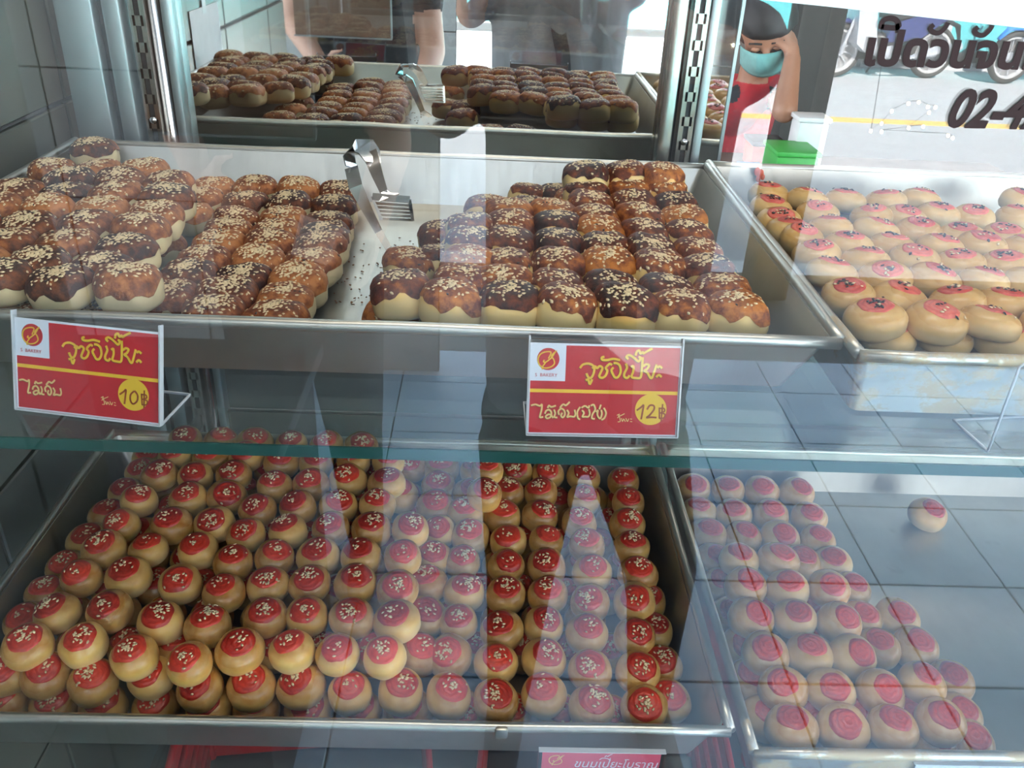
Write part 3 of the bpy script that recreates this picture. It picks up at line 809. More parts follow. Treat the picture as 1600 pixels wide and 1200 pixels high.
def font_mesh(name, txt, size, mat, shear=0.0, offset=0.0, extrude=.00006, sx_=1.0):
    cu = bpy.data.curves.new(name, 'FONT'); cu.body = txt; cu.size = size; cu.shear = shear; cu.offset = offset; cu.extrude = extrude; cu.resolution_u = 4
    o = bpy.data.objects.new(name, cu); C.objects.link(o)
    dg = bpy.context.evaluated_depsgraph_get(); me = bpy.data.meshes.new_from_object(o.evaluated_get(dg))
    bpy.data.objects.remove(o); me.materials.clear(); me.materials.append(mat)
    me.transform(Matrix.Diagonal((sx_, 1, 1, 1)) ); me.transform(Matrix.Rotation(math.pi/2, 4, 'X')); me.name = name
    return me
TITLE = [
 [(582,296),(605,270),(655,262),(700,285),(706,325),(690,372),(668,388),(650,372),(640,350)],
 [(638,402),(655,400),(662,418),(672,438),(688,402)],
 [(692,300),(712,286),(730,302),(752,284),(778,300),(764,338),(752,370),(776,386),(806,368),(822,325),(806,300),(838,266),(856,272)],
 [(785,205),(768,212),(775,230),(820,232),(870,222),(925,232)],
 [(872,300),(858,318),(866,342),(892,382),(920,378),(940,335),(932,285),(908,262),(880,258)],
 [(985,268),(995,300),(975,345),(975,375),(1000,388),(1018,370)],
 [(1035,290),(1050,285),(1052,330),(1040,378),(1080,388),(1120,382),(1128,300),(1130,215)],
 [(1000,222),(985,205),(1010,190),(1055,215),(1095,245),(1112,215),(1098,208)],
 [(1068,190),(1075,162),(1098,152),(1108,178),(1130,165),(1135,178),(1165,160),(1208,138)],
 [(1142,285),(1165,270),(1190,280),(1172,312),(1150,325),(1180,345),(1205,385),(1222,385),(1240,330),(1255,278)],
 [(1268,298),(1285,288),(1303,302)], [(1262,378),(1282,362),(1302,378)]]
FILL_ = [
 [(160,620),(195,612),(235,625),(252,612),(250,660),(240,700),(238,725),(262,722)],
 [(282,690),(292,668),(318,660),(338,685),(330,722),(302,735),(288,718),(312,700),(335,705),(352,728)],[(305,640),(315,622),(335,635),(372,625)],
 [(362,662),(372,690),(365,722),(388,728)],
 [(405,700),(400,672),(425,650),(452,668),(458,705),(440,728),(425,712),(432,690)],[(415,640),(440,612),(465,622),(495,595)],
 [(478,665),(492,690),(480,725),(505,718),(540,722),(552,700),(545,665)]]
EGG_ = [
 [(590,640),(568,680),(575,730),(592,745)],
 [(612,668),(628,690),(615,722),(640,722),(668,722),(680,695),(672,660)],[(608,642),(635,628),(665,645),(672,628)],
 [(690,625),(712,618),(728,660),(705,700),(700,735),(722,742)],
 [(738,680),(752,668),(748,705),(765,735),(778,735),(788,700),(782,668)],[(775,622),(765,655)],
 [(805,650),(825,690),(812,735),(790,750)]]
EACH = [[(925,712),(945,702),(940,722),(990,700)],[(930,735),(945,725),(955,765),(935,770)],[(965,740),(975,768),(985,745),(1000,768)],[(1005,740),(1020,768),(1030,745)],[(1045,745),(1058,748)],[(1045,768),(1060,770)]]
P12 = [[(1102,668),(1140,640),(1158,625),(1150,690),(1142,745)],[(1192,660),(1215,628),(1250,632),(1252,665),(1215,715),(1190,735),(1230,732),(1275,735)]]
P10 = [[(1102,668),(1140,640),(1158,625),(1150,690),(1142,745)],[(1232,632),(1200,665),(1198,715),(1222,742),(1258,715),(1265,665),(1240,630)]]
BAHT = [[(1300,650),(1305,740)],[(1300,655),(1340,655),(1348,680),(1312,695),(1352,705),(1345,738),(1305,742)],[(1328,620),(1322,765)]]
LOGO = [[(370,152),(340,175),(325,200),(345,225),(352,262),(320,290),(270,298),(225,275),(208,225),(228,180),(275,160),(320,165),(300,215)],[(262,232),(255,245),(275,248),(305,228),(330,205),(362,155)],[(272,255),(250,285),(248,308)]]
def price_tag(label, loc, rz, strokes2, price, lean=.10):
    t = empty('price_tag', loc, rz); tag(t, label, 'price tag', 'red price tags on the upper shelf')
    w, h = .0925, .0555
    def f(x, y):                             # drawing units (1320 by 765) to the card
        xx = (x - 145 - (y-95)*-.012)/1322; yy = (y - 95 - (x-145)*.027)/765; return (xx*w - w/2, .0015 + h - yy*h)
    R = Matrix.Rotation(-lean, 3, 'X')
    def put(mb, name, mat):
        me = mb.mesh(name, mat); me.transform(R.to_4x4()); return link(name, me, t)
    put(MB().box((-.0475, .0007, .0005), (.0475, .0019, .0635)), 'holder_back', M['acrylic'])
    put(MB().box((-.0475, -.0024, .0005), (.0475, -.0014, .0600)), 'holder_front', M['acrylic'])
    put(MB().box((-.0475, -.0024, 0), (.0475, .0019, .0010)).box((.0468, -.0024, .0005), (.0478, .0019, .0625)).box((-.0478, -.0024, .0005), (-.0468, .0019, .0625)), 'holder_edge', M['acrylic_edge'])
    MB().box((-.0475, .0005, 0), (.0475, .038, .0014)).build('holder_foot', M['acrylic'], t)
    MB().box((-.0478, .0005, 0), (-.0470, .038, .0016)).box((.0470, .0005, 0), (.0478, .038, .0016)).box((-.0478, .0375, 0), (.0478, .0383, .0016)).build('foot_edge', M['acrylic_edge'], t)
    put(MB().box((-w/2-.0006, -.0004, .0010), (w/2+.0006, .0001, .0015+h+.0010)), 'card', M['card_white'])
    y = -.0005
    put(MB().box((-w/2+.0002, y, .0018), (w/2-.0002, -.0004, .0012+h)), 'red_panel', M['card_red'])
    x0, z0 = f(150, 405); x1, z1 = f(455, 95)
    put(MB().box((-w/2, y-.0001, z0), (x1, y, .0016+h)), 'logo_panel', M['card_white'])
    cx, cz = f(298, 222)
    put(MB().lathe([(.0069, 0), (.0069, .0001)], 40, (cx, y-.0001, cz), Matrix.Rotation(math.pi/2, 3, 'X')), 'logo_disc', M['card_red'])
    q = MB(); pen(q, LOGO, .0008, y-.00035, f); put(q, 'logo_letter', M['gold'])
    me = font_mesh('logo_name', 'S  BAKERY', .0030, M['card_red'], extrude=.00003); me.transform(Matrix.Translation((cx-.0079, y-.0003, cz-.0109))); me.transform(R.to_4x4()); link('logo_name', me, t)
    zl = f(150, 475)[1]; put(MB().box((-w/2+.0002, y-.0001, zl-.0022), (w/2-.0002, y, zl)), 'gold_line', M['gold'])
    for nm, st, wd in (('title_shadow', TITLE, .0013), ('filling_shadow', strokes2, .0009)):
        q = MB(); pen(q, st, wd, y-.0002, f, -.0004, -.0005); put(q, nm, M['shade'])
    q = MB(); pen(q, TITLE, .0014, y-.0004, f); put(q, 'title_lettering', M['gold'])
    q = MB(); pen(q, strokes2, .00105, y-.0004, f); put(q, 'filling_lettering', M['gold2'])
    q = MB(); pen(q, EACH, .0005, y-.0003, f); put(q, 'small_lettering', M['gold2'])
    cx, cz = f(1225, 665+0); put(MB().lathe([(.0099, 0), (.0099, .0001)], 48, (cx, y-.0001, cz), Matrix.Rotation(math.pi/2, 3, 'X')), 'price_disc', M['gold'])
    q = MB(); pen(q, price, .0011, y-.0004, f); pen(q, BAHT, .0009, y-.0004, f); put(q, 'price_figures', M['brownprint'])
    return t
ZS = -.2902
price_tag('red price tag reading 12 baht in acrylic stand, middle of upper shelf', (at_z(940, 677, ZS+.001).x, .4545, ZS), 0.02, FILL_+EGG_, P12, .33)
pt = price_tag('red price tag reading 10 baht in acrylic stand, left end of upper shelf', (at_z(124, 668, ZS+.001).x, .4585, ZS), math.radians(-9), FILL_, P10, .30)
# blank acrylic stand at the right end of the upper shelf
t = empty('sign_holder', (.365, .455, ZS), math.radians(8)); tag(t, 'empty clear acrylic sign holder cut by right picture edge on upper shelf', 'sign holder')
MB().rbox((-.0475, 0, .001), (.0475, .0012, .062), .0004).build('plate', M['acrylic'], t)
MB().box((-.0475, 0, 0), (.0475, .038, .0014)).build('foot', M['acrylic'], t)
MB().tube([(-.047, .001, .001), (-.047, .001, .061), (-.045, .001, .0625), (.045, .001, .0625), (.047, .001, .061), (.047, .001, .001)], .0009, 6).build('edge', M['acrylic_edge'], t, True)
MB().tube([(-.047, .001, .0008), (-.047, .038, .0008), (.047, .038, .0008), (.047, .001, .0008)], .0009, 6).build('foot_edge', M['acrylic_edge'], t, True)
# pink tag, bottom edge of the picture
def low_tag(label, x0, mat, txt, logo=True):
    y = .418; zt = at_y(x0[0], x0[1], y).z; xa = at_y(x0[0], x0[1], y).x; xb = at_y(x0[2], x0[3], y).x
    w = xb - xa; hgt = .052; t = empty('price_tag', ((xa+xb)/2, y, zt-hgt)); tag(t, label, 'price tag', 'tags on the lower shelf')
    MB().box((-w/2, 0, 0), (w/2, .0006, hgt)).build('card', M[mat], t)
    MB().box((-w/2-.003, -.002, -.003), (w/2+.003, -.001, hgt+.002)).build('holder_front', M['acrylic'], t)
    MB().box((-w/2-.003, .001, -.003), (w/2+.003, .002, hgt+.002)).build('holder_back', M['acrylic'], t)
    MB().box((-w/2-.003, -.002, hgt+.0015), (w/2+.003, .002, hgt+.0022)).build('holder_edge', M['acrylic_edge'], t)
    if logo:
        f = lambda x, yy: ((x-145)/1322*w*1.0 - w/2 + .001, hgt - (yy-95)/765*hgt*1.05 + .0005)
        q = MB(); pen(q, LOGO, .0007, -.0003, f); q.build('logo_letter', M['gold2'], t)
        me = font_mesh('lettering', txt, .0115, M['card_white'], shear=.2, extrude=.00004, sx_=.86); link('lettering', me, t, (-w/2+.0235, -.0002, hgt-.0165))
        q = MB(); pen(q, [[(0,0),(.002,.0016),(.0055,.0012),(.0075,-.0002),(.0076,.0018)],[(.0036,.0030),(.0044,.0044),(.0056,.0034),(.0064,.0046),(.0086,.0062)]], .0007, 0, lambda a, b: (a, b)); q.build('vowel_marks', M['card_white'], t, False, (-w/2+.0425, -.0002, hgt-.0078))
    return t
low_tag('pink price tag with gold script logo at bottom, before lower left tray', (848, 1174, 1034, 1176), 'card_pink', '\u0e02\u0e19\u0e21\u0e40\u0e1b\u0e22\u0e30\u0e42\u0e1a\u0e23\u0e32\u0e13')
low_tag('pale pink tag in clear holder at bottom, before lower right tray', (1432, 1194, 1612, 1197), 'card_white', '', False)

# ------------------------------------------------------------------ vinyl lettering on the front glass
def vinyl(name, label, txt, px, py, size, off, shear=0, sx_=1.0, rz=0.0):
    p = at_y(px, py, GY-.0006); me = font_mesh(name, txt, size, M['vinyl'], shear=shear, offset=off, extrude=.00015, sx_=sx_)
    o = link(name, me, None, p, (0, rz, 0)); tag(o, label, 'lettering', 'brown vinyl lettering on the glass'); return o
v1 = vinyl('vinyl_lettering', 'brown Thai opening-days lettering on front glass at top right', '\u0e40\u0e1b\u0e14\u0e27\u0e19\u0e08\u0e19\u0e17\u0e23', 1346, 100, .0185, .00075, 0, 1.02, math.radians(-1))
q = MB(); o1 = v1.location.copy()
def mark(pts, w):
    P3 = [at_y(x, y, GY-.0006) - o1 for x, y in pts]; q2 = MB(); pen(q2, [[(v.x, v.z) for v in P3]], w, 0, lambda a, b: (a, b)); q.v; n = len(q.v); q.v += q2.v; q.f += [tuple(i+n for i in f_) for f_ in q2.f]; q.mi += q2.mi
mark([(1378,43),(1381,33),(1392,29),(1402,33),(1404,44),(1380,43)], .0022); mark([(1403,50),(1403,40)], .0018)
for cx_, cy_ in ((1466, 44), (1535, 49)): mark([(cx_-8,cy_-2),(cx_-12,cy_+3),(cx_-6,cy_+9),(cx_+3,cy_+9),(cx_+12,cy_+1),(cx_+15,cy_-4)], .0020)
mk_ = q.build('vowel_marks', M['vinyl'], v1); 
v2 = vinyl('vinyl_digits', 'brown phone number starting 02-42 on front glass at right edge', '02-42', 1475, 197, .0230, .0007, .25, .84, math.radians(-1))
q = MB(); pa = [at_y(x, y, GY-.0008) for x, y in ((1163,-40),(1163,-3),(1290,10),(1600,44),(1700,56),(1700,-40))]
n_ = len(pa); q.add(pa + [v + Vector((0, .0004, 0)) for v in pa], [tuple(range(n_)), tuple(range(2*n_-1, n_-1, -1))] + [(k, n_+k, n_+(k+1)%n_, (k+1)%n_) for k in range(n_)])
tag(q.build('vinyl_strip', M['vinyl_white']), 'white vinyl strip along top right of front glass', 'sticker')

# small orange mark on the back rim of the right tray
q = MB(); 
for x, y, r in ((1183,268,.0035),(1188,272,.0040),(1185,279,.0030),(1192,277,.0024)): q.ball(at_y(x, y, .922), (r, .0008, r*1.4), 8)
tag(q.build('food_stain', M['orange'], None, True), 'small orange smear inside back wall of upper right tray', 'stain')

# ------------------------------------------------------------------ below the lower shelf: red crates
def crate(x, y, rz, label):
    t = empty('plastic_crate', (x, y, -1.08), rz); tag(t, label, 'crate', 'red crates under the lower shelf')
    w, d, hgt = .15, .17, .20
    for s_ in (-1, 1):
        for k in range(4):
            MB().rbox((-w, s_*d-.004, .01+k*.05), (w, s_*d+.004, .04+k*.05), .003).build('slat', M['red'], t)
            MB().rbox((s_*w-.004, -d, .01+k*.05), (s_*w+.004, d, .04+k*.05), .003).build('slat', M['red'], t)
    for a_ in (-1, 1):
        for b_ in (-1, 1): MB().rbox((a_*w-.01, b_*d-.01, 0), (a_*w+.01, b_*d+.01, hgt+.01), .004).build('corner_post', M['red'], t)
    MB().rbox((-w-.008, -d-.008, hgt), (w+.008, -d+.006, hgt+.02), .004).build('rim', M['red'], t)
    MB().rbox((-w-.008, d-.006, hgt), (w+.008, d+.008, hgt+.02), .004).build('rim', M['red'], t)
    MB().box((-w, -d, .004), (w, d, .012)).build('floor_panel', M['darkcloth'], t)
crate(-.20, .66, .12, 'red plastic crate under the lower shelf, left one')
crate(.16, .67, -.06, 'red plastic crate under the lower shelf, second from left')
crate(.56, .66, .05, 'red plastic crate under the lower shelf, right one')

# ------------------------------------------------------------------ figures
def figure(name, prims, mats, vox, parent, loc=(0, 0, 0)):
    """prims: (a, b, ra, rb, material slot) tapered capsules, fused into one continuous surface"""
    q = MB()
    for a_, b_, ra, rb, mi in prims:
        a_, b_ = Vector(a_), Vector(b_); n = 6
        if (b_-a_).length < 1e-4: q.ball(a_, ra, 16); continue
        d = (b_-a_).normalized(); pts = []; rs = []
        for k in range(5):
            an = math.pi/2*k/4; pts.append(a_ - d*ra*math.cos(an)); rs.append(max(1e-4, ra*math.sin(an)))
        for k in range(1, n): f = k/n; pts.append(a_.lerp(b_, f)); rs.append(ra+(rb-ra)*f)
        for k in range(5):
            an = math.pi/2*(1-k/4); pts.append(b_ + d*rb*math.cos(an)); rs.append(max(1e-4, rb*math.sin(an)))
        q.tube(pts, rs, 16)
    me0 = q.mesh('tmp', M['skin']); o = bpy.data.objects.new('tmp', me0); C.objects.link(o)
    md = o.modifiers.new('r', 'REMESH'); md.mode = 'VOXEL'; md.voxel_size = vox; md.use_smooth_shade = True
    sm = o.modifiers.new('s', 'SMOOTH'); sm.factor = .5; sm.iterations = 5
    dg = bpy.context.evaluated_depsgraph_get(); me = bpy.data.meshes.new_from_object(o.evaluated_get(dg)); bpy.data.objects.remove(o)
    me.materials.clear()
    for mt in mats: me.materials.append(M[mt])
    n = len(me.polygons); cen = np.empty(n*3); me.polygons.foreach_get('center', cen); cen = cen.reshape(-1, 3)
    best = np.full(n, 1e9); idx = np.zeros(n, int)
    for a_, b_, ra, rb, mi in prims:
        A_ = np.array(a_, float); B_ = np.array(b_, float); d = B_-A_; L2 = max(d@d, 1e-12)
        t_ = np.clip(((cen-A_)@d)/L2, 0, 1); dist = np.linalg.norm(cen-(A_+t_[:, None]*d), axis=1) - (ra+(rb-ra)*t_)
        s_ = dist < best; best[s_] = dist[s_]; idx[s_] = mi
    me.polygons.foreach_set('material_index', idx.astype(np.int32)); me.polygons.foreach_set('use_smooth', [True]*n); me.name = name
    return link(name, me, parent, loc)
def head_prims(c, fwd, up, mi, s=1.0):
    c, fwd, up = Vector(c), Vector(fwd).normalized(), Vector(up).normalized(); up = (up - fwd*up.dot(fwd)).normalized(); r = fwd.cross(up)
    P = lambda x, y, z: c + r*x*s + fwd*y*s + up*z*s
    o = [(P(0,-.02,.045), P(0,.02,.04), .078*s, .076*s, mi), (P(0,.01,0), P(0,.03,-.045), .068*s, .056*s, mi), (P(0,.05,-.085), P(0,.06,-.09), .030*s, .026*s, mi),
         (P(0,.088,.02), P(0,.108,-.015), .009*s, .014*s, mi), (P(-.074,-.01,.0), P(-.078,-.015,-.03), .012*s, .008*s, mi), (P(.074,-.01,.0), P(.078,-.015,-.03), .012*s, .008*s, mi),
         (P(-.03,.082,.03), P(.03,.082,.03), .014*s, .014*s, mi), (P(-.016,.088,-.052), P(.016,.088,-.052), .010*s, .010*s, mi)]
    return o, P
def hand_prims(w, d, side, palm_n, mi, curl=.4, s=1.0):
    """wrist w, direction d, thumb side direction, palm normal; palm, four fingers and a thumb"""
    w, d = Vector(w), Vector(d).normalized(); side = Vector(side); side = (side - d*side.dot(d)).normalized(); pn = d.cross(side)
    if pn.dot(Vector(palm_n)) < 0: pn = -pn
    o = [(w, w+d*.035*s, .024*s, .026*s, mi)]
    for k, (off, L) in enumerate(((.03,.072),(.011,.08),(-.008,.074),(-.026,.058))):
        o.append((w+d*.03*s+side*off*.6*s, w+d*.082*s+side*off*s, .016*s, .0125*s, mi))
        p = w + d*.085*s + side*off*s; dd = d
        for j in range(3):
            dd = (dd + pn*curl*(j+.6)*.6).normalized(); q = p + dd*L*s*(.42, .32, .26)[j]; o.append((p, q, .0095*s-.0009*j, .0088*s-.0009*j, mi)); p = q
    p = w + d*.02*s + side*.022*s; q = p + (d*.5+side*.75+pn*.3).normalized()*.042*s; o.append((p, q, .014*s, .011*s, mi))
    o.append((q, q + (d*.85+side*.25+pn*.4).normalized()*.032*s, .0105*s, .0085*s, mi)); return o

# worker behind the case, seated at a table, masked
def worker():
    Y = 2.95
    t = empty('person', (.95, Y+.25, GZ)); tag(t, 'seated person in red shirt and teal mask behind the case, hand at ear', 'person')
    o0 = Vector(t.location)
    W_ = lambda px, py, y=Y: at_y(px, py, y) - o0
    hc = W_(1196, 50); fwd = Vector((-.10, -.82, -.52)); up = Vector((-.22, -.3, .95))
    hp, P = head_prims(hc, fwd, up, 0, 1.05)
    neck = hc + Vector((.0, .05, -.15)); ch = Vector((hc.x+.02, hc.z*0+.10, hc.z-.30))
    sl = ch + Vector((-.17, 0, .05)); sr = ch + Vector((.17, -.02, .06)); pel = ch + Vector((0, .08, -.42))
    eb = W_(1216, 172, Y-.28) + Vector((.02, 0, 0)); wr = W_(1238, 92, Y-.12)
    pr = hp + [(hc+Vector((0,.03,-.06)), neck+Vector((0,.01,-.04)), .048, .052, 0),
        (sl, sr, .062, .062, 1), (ch+Vector((-.07,.01,-.02)), pel+Vector((-.05,0,.1)), .105, .115, 1), (ch+Vector((.07,.01,-.02)), pel+Vector((.05,0,.1)), .105, .115, 1),
        (neck+Vector((0,.0,-.06)), ch+Vector((0,.0,-.02)), .07, .10, 1),
        (neck+Vector((-.05,-.02,-.05)), ch+Vector((-.02,-.09,-.04)), .03, .022, 2), (neck+Vector((.06,-.02,-.05)), ch+Vector((.0,-.09,-.05)), .03, .022, 2), (ch+Vector((-.01,-.10,-.04)), ch+Vector((-.09,-.085,.01)), .02, .02, 2),
        (pel+Vector((-.09,0,0)), pel+Vector((.09,0,0)), .13, .13, 2),
        (pel+Vector((-.1,0,-.03)), pel+Vector((-.13,-.42,-.02)), .085, .06, 2), (pel+Vector((.1,0,-.03)), pel+Vector((.13,-.42,-.02)), .085, .06, 2),
        (pel+Vector((-.13,-.42,-.02)), Vector((pel.x-.13, pel.y-.40, .09)), .058, .042, 2), (pel+Vector((.13,-.42,-.02)), Vector((pel.x+.13, pel.y-.40, .09)), .058, .042, 2),
        (Vector((pel.x-.13, pel.y-.40, .05)), Vector((pel.x-.13, pel.y-.56, .035)), .045, .032, 2), (Vector((pel.x+.13, pel.y-.40, .05)), Vector((pel.x+.13, pel.y-.56, .035)), .045, .032, 2),
        (sr, sr.lerp(eb, .45), .06, .052, 1), (sr.lerp(eb, .45), eb, .045, .038, 0), (eb, wr, .038, .026, 0),
        (sl, sl+Vector((-.04,-.05,-.15)), .06, .052, 1), (sl+Vector((-.04,-.05,-.15)), sl+Vector((-.05,-.12,-.27)), .044, .038, 0), (sl+Vector((-.05,-.12,-.27)), sl+Vector((.06,-.32,-.30)), .037, .026, 0)]
    pr += hand_prims(wr, (hc+Vector((.06,0,.06)))-wr, (-.5, -.3, .3), (-1, 0, 0), 0, .35, .95)
    pr += hand_prims(sl+Vector((.06,-.32,-.30)), (.8, -.5, -.1), (0, .3, .8), (0, -.2, -1), 0, .3, .95)
    figure('body', pr, ['skin', 'redshirt', 'blackcloth'], .0065, t)
    f, u = Vector(fwd).normalized(), Vector(up); u = (u - f*u.dot(f)).normalized(); r = f.cross(u); Rm = Matrix((r, f, u)).transposed()
    # hair cap
    q = MB(); n, mm = 28, 14; vs = []; fs = []
    for i in range(mm+1):
        a_ = math.pi*i/mm*.80
        for k in range(n):
            th = 2*math.pi*k/n; fr = max(0, math.sin(th)); v = Vector((math.sin(a_)*math.cos(th)*.094, math.sin(a_)*math.sin(th)*.112-.004, math.cos(a_)*.098+.045))
            if fr > .42 and v.z < .058: v.z = .058 + (v.z-.058)*.15; v.y = min(v.y, .094)
            v += Vector((1, 1, 1))*noise.noise(v*60)*.003; vs.append(P(*v))
    for i in range(mm):
        for k in range(n): fs.append((i*n+k, (i+1)*n+k, (i+1)*n+(k+1)%n, i*n+(k+1)%n))
    q.add(vs, fs); q.ball(P(0, -.115, .03), .045, 14); q.build('hair', M['hair'], t, True)
    for s_ in (-1, 1):
        e = MB().ball(P(s_*.031, .086, .012), (.015, .008, .008), 10, Rm).build('eyelid', M['skin'], t, True)
        MB().tube([P(s_*.017, .0925, .008), P(s_*.031, .0955, .004), P(s_*.045, .0905, .008)], .0018, 6).build('eyelash', M['hair'], e, True)
        MB().tube([P(s_*.014, .094, .034), P(s_*.032, .096, .039), P(s_*.05, .086, .033)], .0035, 6).build('eyebrow', M['hair'], t, True)
    # pleated mask
    vs = []; fs = []; nu, nv = 14, 9
    for j in range(nv):
        for i in range(nu):
            uu = i/(nu-1)*2-1; vv = j/(nv-1); a_ = uu*1.15
            rad = .092 + .024*(1-abs(uu))*math.sin(math.pi*min(1, vv*1.1+.1)) + (.0025 if j % 2 else 0)
            hgt = (.012 - .105*vv)*(1-.30*abs(uu)**1.5) - .012*abs(uu)
            vs.append(P(math.sin(a_)*.082, math.cos(a_)*rad*1.02+.008-.022*max(0, vv-.6), hgt))
    for j in range(nv-1):
        for i in range(nu-1): fs.append((j*nu+i, j*nu+i+1, (j+1)*nu+i+1, (j+1)*nu+i))
    q = MB(); q.add(vs, fs); mo = q.build('face_mask', M['mask'], t, True); sd_ = mo.modifiers.new('s', 'SOLIDIFY'); sd_.thickness = .002
    for s_ in (-1, 1):
        MB().tube([P(s_*.076, .04, -.005), P(s_*.084, .0, .01), P(s_*.082, -.02, .0)], .0018, 6).build('ear_loop', M['white'], t, True)
    # stool
    st = empty('stool', (o0.x+pel.x, o0.y+pel.y, GZ)); tag(st, 'low stool under the seated person behind the case', 'stool')
    sh = o0.z+pel.z-.13-GZ
    MB().lathe([(.001, sh-.03), (.16, sh-.03), (.17, sh-.01), (.16, sh), (.001, sh)], 28).build('seat', M['red'], st, 'auto')
    for k in range(4):
        a_ = math.pi/4+k*math.pi/2; MB().tube([(.12*math.cos(a_), .12*math.sin(a_), sh-.03), (.16*math.cos(a_), .16*math.sin(a_), 0)], .012, 8).build('leg', M['red'], st, True)
    return o0.y
worker()
# table with boxes beside the worker
tb = empty('work_table', (1.12, 2.62, GZ)); tag(tb, 'dark work table before the seated person behind the case', 'table')
MB().rbox((-.55, -.25, .77), (.55, .25, .80), .006).build('table_top', M['brownwood'], tb, 'auto')
for a_ in (-1, 1):
    for b_ in (-1, 1): MB().rbox((a_*.5-.02, b_*.2-.02, 0), (a_*.5+.02, b_*.2+.02, .77), .004).build('leg', M['blackp'], tb)
TZ = GZ+.80
def tub(label, px, w, d, h_, mat, y=2.50, cat='box', z0=TZ, nm='storage_box', lid=None):
    x = at_y(px, 230, y).x; t = empty(nm, (x, y, z0)); tag(t, label, cat)
    MB().rbox((-w/2, -d/2, 0), (w/2, d/2, h_), .008).build('box_body', M[mat], t, 'auto')
    MB().rbox((-w/2-.005, -d/2-.005, h_), (w/2+.005, d/2+.005, h_+.014), .004).build('lid', M[lid or mat], t, 'auto')
tub('bright green plastic box on the table behind the case', 1238, .12, .14, .10, 'green')
tub('white carton standing behind the green box on the table', 1258, .09, .08, .17, 'white', 2.60)
tub('orange-red tub on the table left of the green box', 1194, .10, .10, .07, 'orange', 2.72, 'tub', nm='plastic_tub', lid='blackp')
tub('small blue box at left end of table behind the case', 1180, .06, .08, .05, 'blue', 2.46)

# photographer: grey T-shirt, dark trousers, arms raised to the phone
def photographer():
    t = empty('person', (.17, -.43, GZ)); tag(t, 'person in grey shirt with black shoulder strap mirrored while photographing', 'person')
    o0 = Vector(t.location); V = lambda x, y, z: Vector((x, y, z)) - o0
    hp, P = head_prims(V(.16, -.40, .035), (-.25, .95, -.35), (0, .2, 1), 0, 1.0)
    sl, sr = V(.0, -.44, -.16), V(.335, -.44, -.16); el, er = V(-.045, -.33, -.36), V(.375, -.31, -.33); wl, wr = V(-.055, -.09, -.06), V(.055, -.09, -.06)
    el, er = V(-.062, -.42, -.255), V(.335, -.43, -.19)
    pr = hp + [(V(.165,-.42,-.03), V(.165,-.44,-.13), .052, .058, 0), (sl+V(.02,-.43,GZ)-V(0,-.43,GZ), sr, .062, .062, 1),
        (V(.10,-.44,-.22), V(.11,-.43,-.68), .112, .108, 1), (V(.235,-.44,-.22), V(.225,-.43,-.68), .112, .108, 1), (V(.165,-.42,-.25), V(.165,-.40,-.66), .12, .118, 1),
        (V(.10,-.43,-.74), V(.235,-.43,-.74), .105, .105, 2),
        (V(.085,-.43,-.80), V(.078,-.41,-1.06), .093, .066, 2), (V(.26,-.43,-.80), V(.335,-.41,-1.06), .093, .066, 2),
        (V(.078,-.41,-1.06), V(.07,-.44,-1.42), .064, .044, 2), (V(.335,-.41,-1.06), V(.36,-.44,-1.42), .064, .044, 2),
        (V(.07,-.45,-1.455), V(.05,-.27,-1.465), .042, .034, 3), (V(.36,-.45,-1.455), V(.38,-.27,-1.465), .042, .034, 3),
        (sl, sl.lerp(el, .62), .056, .058, 1), (sl.lerp(el, .6), el, .043, .041, 0), (el, wl, .040, .026, 0),
        (sr, sr.lerp(er, .62), .056, .060, 1), (sr.lerp(er, .6), er, .045, .043, 0), (er, wr, .042, .026, 0)]
    pr += hand_prims(wl, V(-.07,-.06,.0)-wl, (.3, 0, 1), (1, .2, 0), 0, .5, .8) + hand_prims(wr, V(.07,-.06,.0)-wr, (-.3, 0, 1), (-1, .2, 0), 0, .5, .8)
    figure('body', pr, ['skin_light', 'greycloth', 'darkcloth', 'blackp'], .008, t)
    q = MB(); q.strip([V(.11,-.52,-.10), V(.115,-.44,-.085), V(.125,-.335,-.16), V(.17,-.290,-.33), V(.19,-.275,-.5), V(.20,-.275,-.66), V(.26,-.30,-.72)], Vector((1, 0, .2)), .035, .004); q.build('shoulder_strap', M['blackcloth'], t)
    q = MB(); q.ball(P(0,-.012,.065), (.094,.105,.088), 20); q.build('hair', M['hair'], t, True)
    for s_ in (-1, 1):
        e = MB().ball(P(s_*.031, .088, .012), (.013, .006, .007), 10).build('eye', M['white'], t, True); MB().ball(P(s_*.031, .093, .012), .005, 8).build('pupil', M['hair'], e, True)
    ph = empty('phone', (0, -.022, 0)); tag(ph, 'black phone held up by the mirrored person in grey shirt', 'phone')
    MB().rbox((-.078, -.004, -.037), (.078, .004, .037), .003).build('phone_body', M['blackp'], ph, 'auto')
photographer()
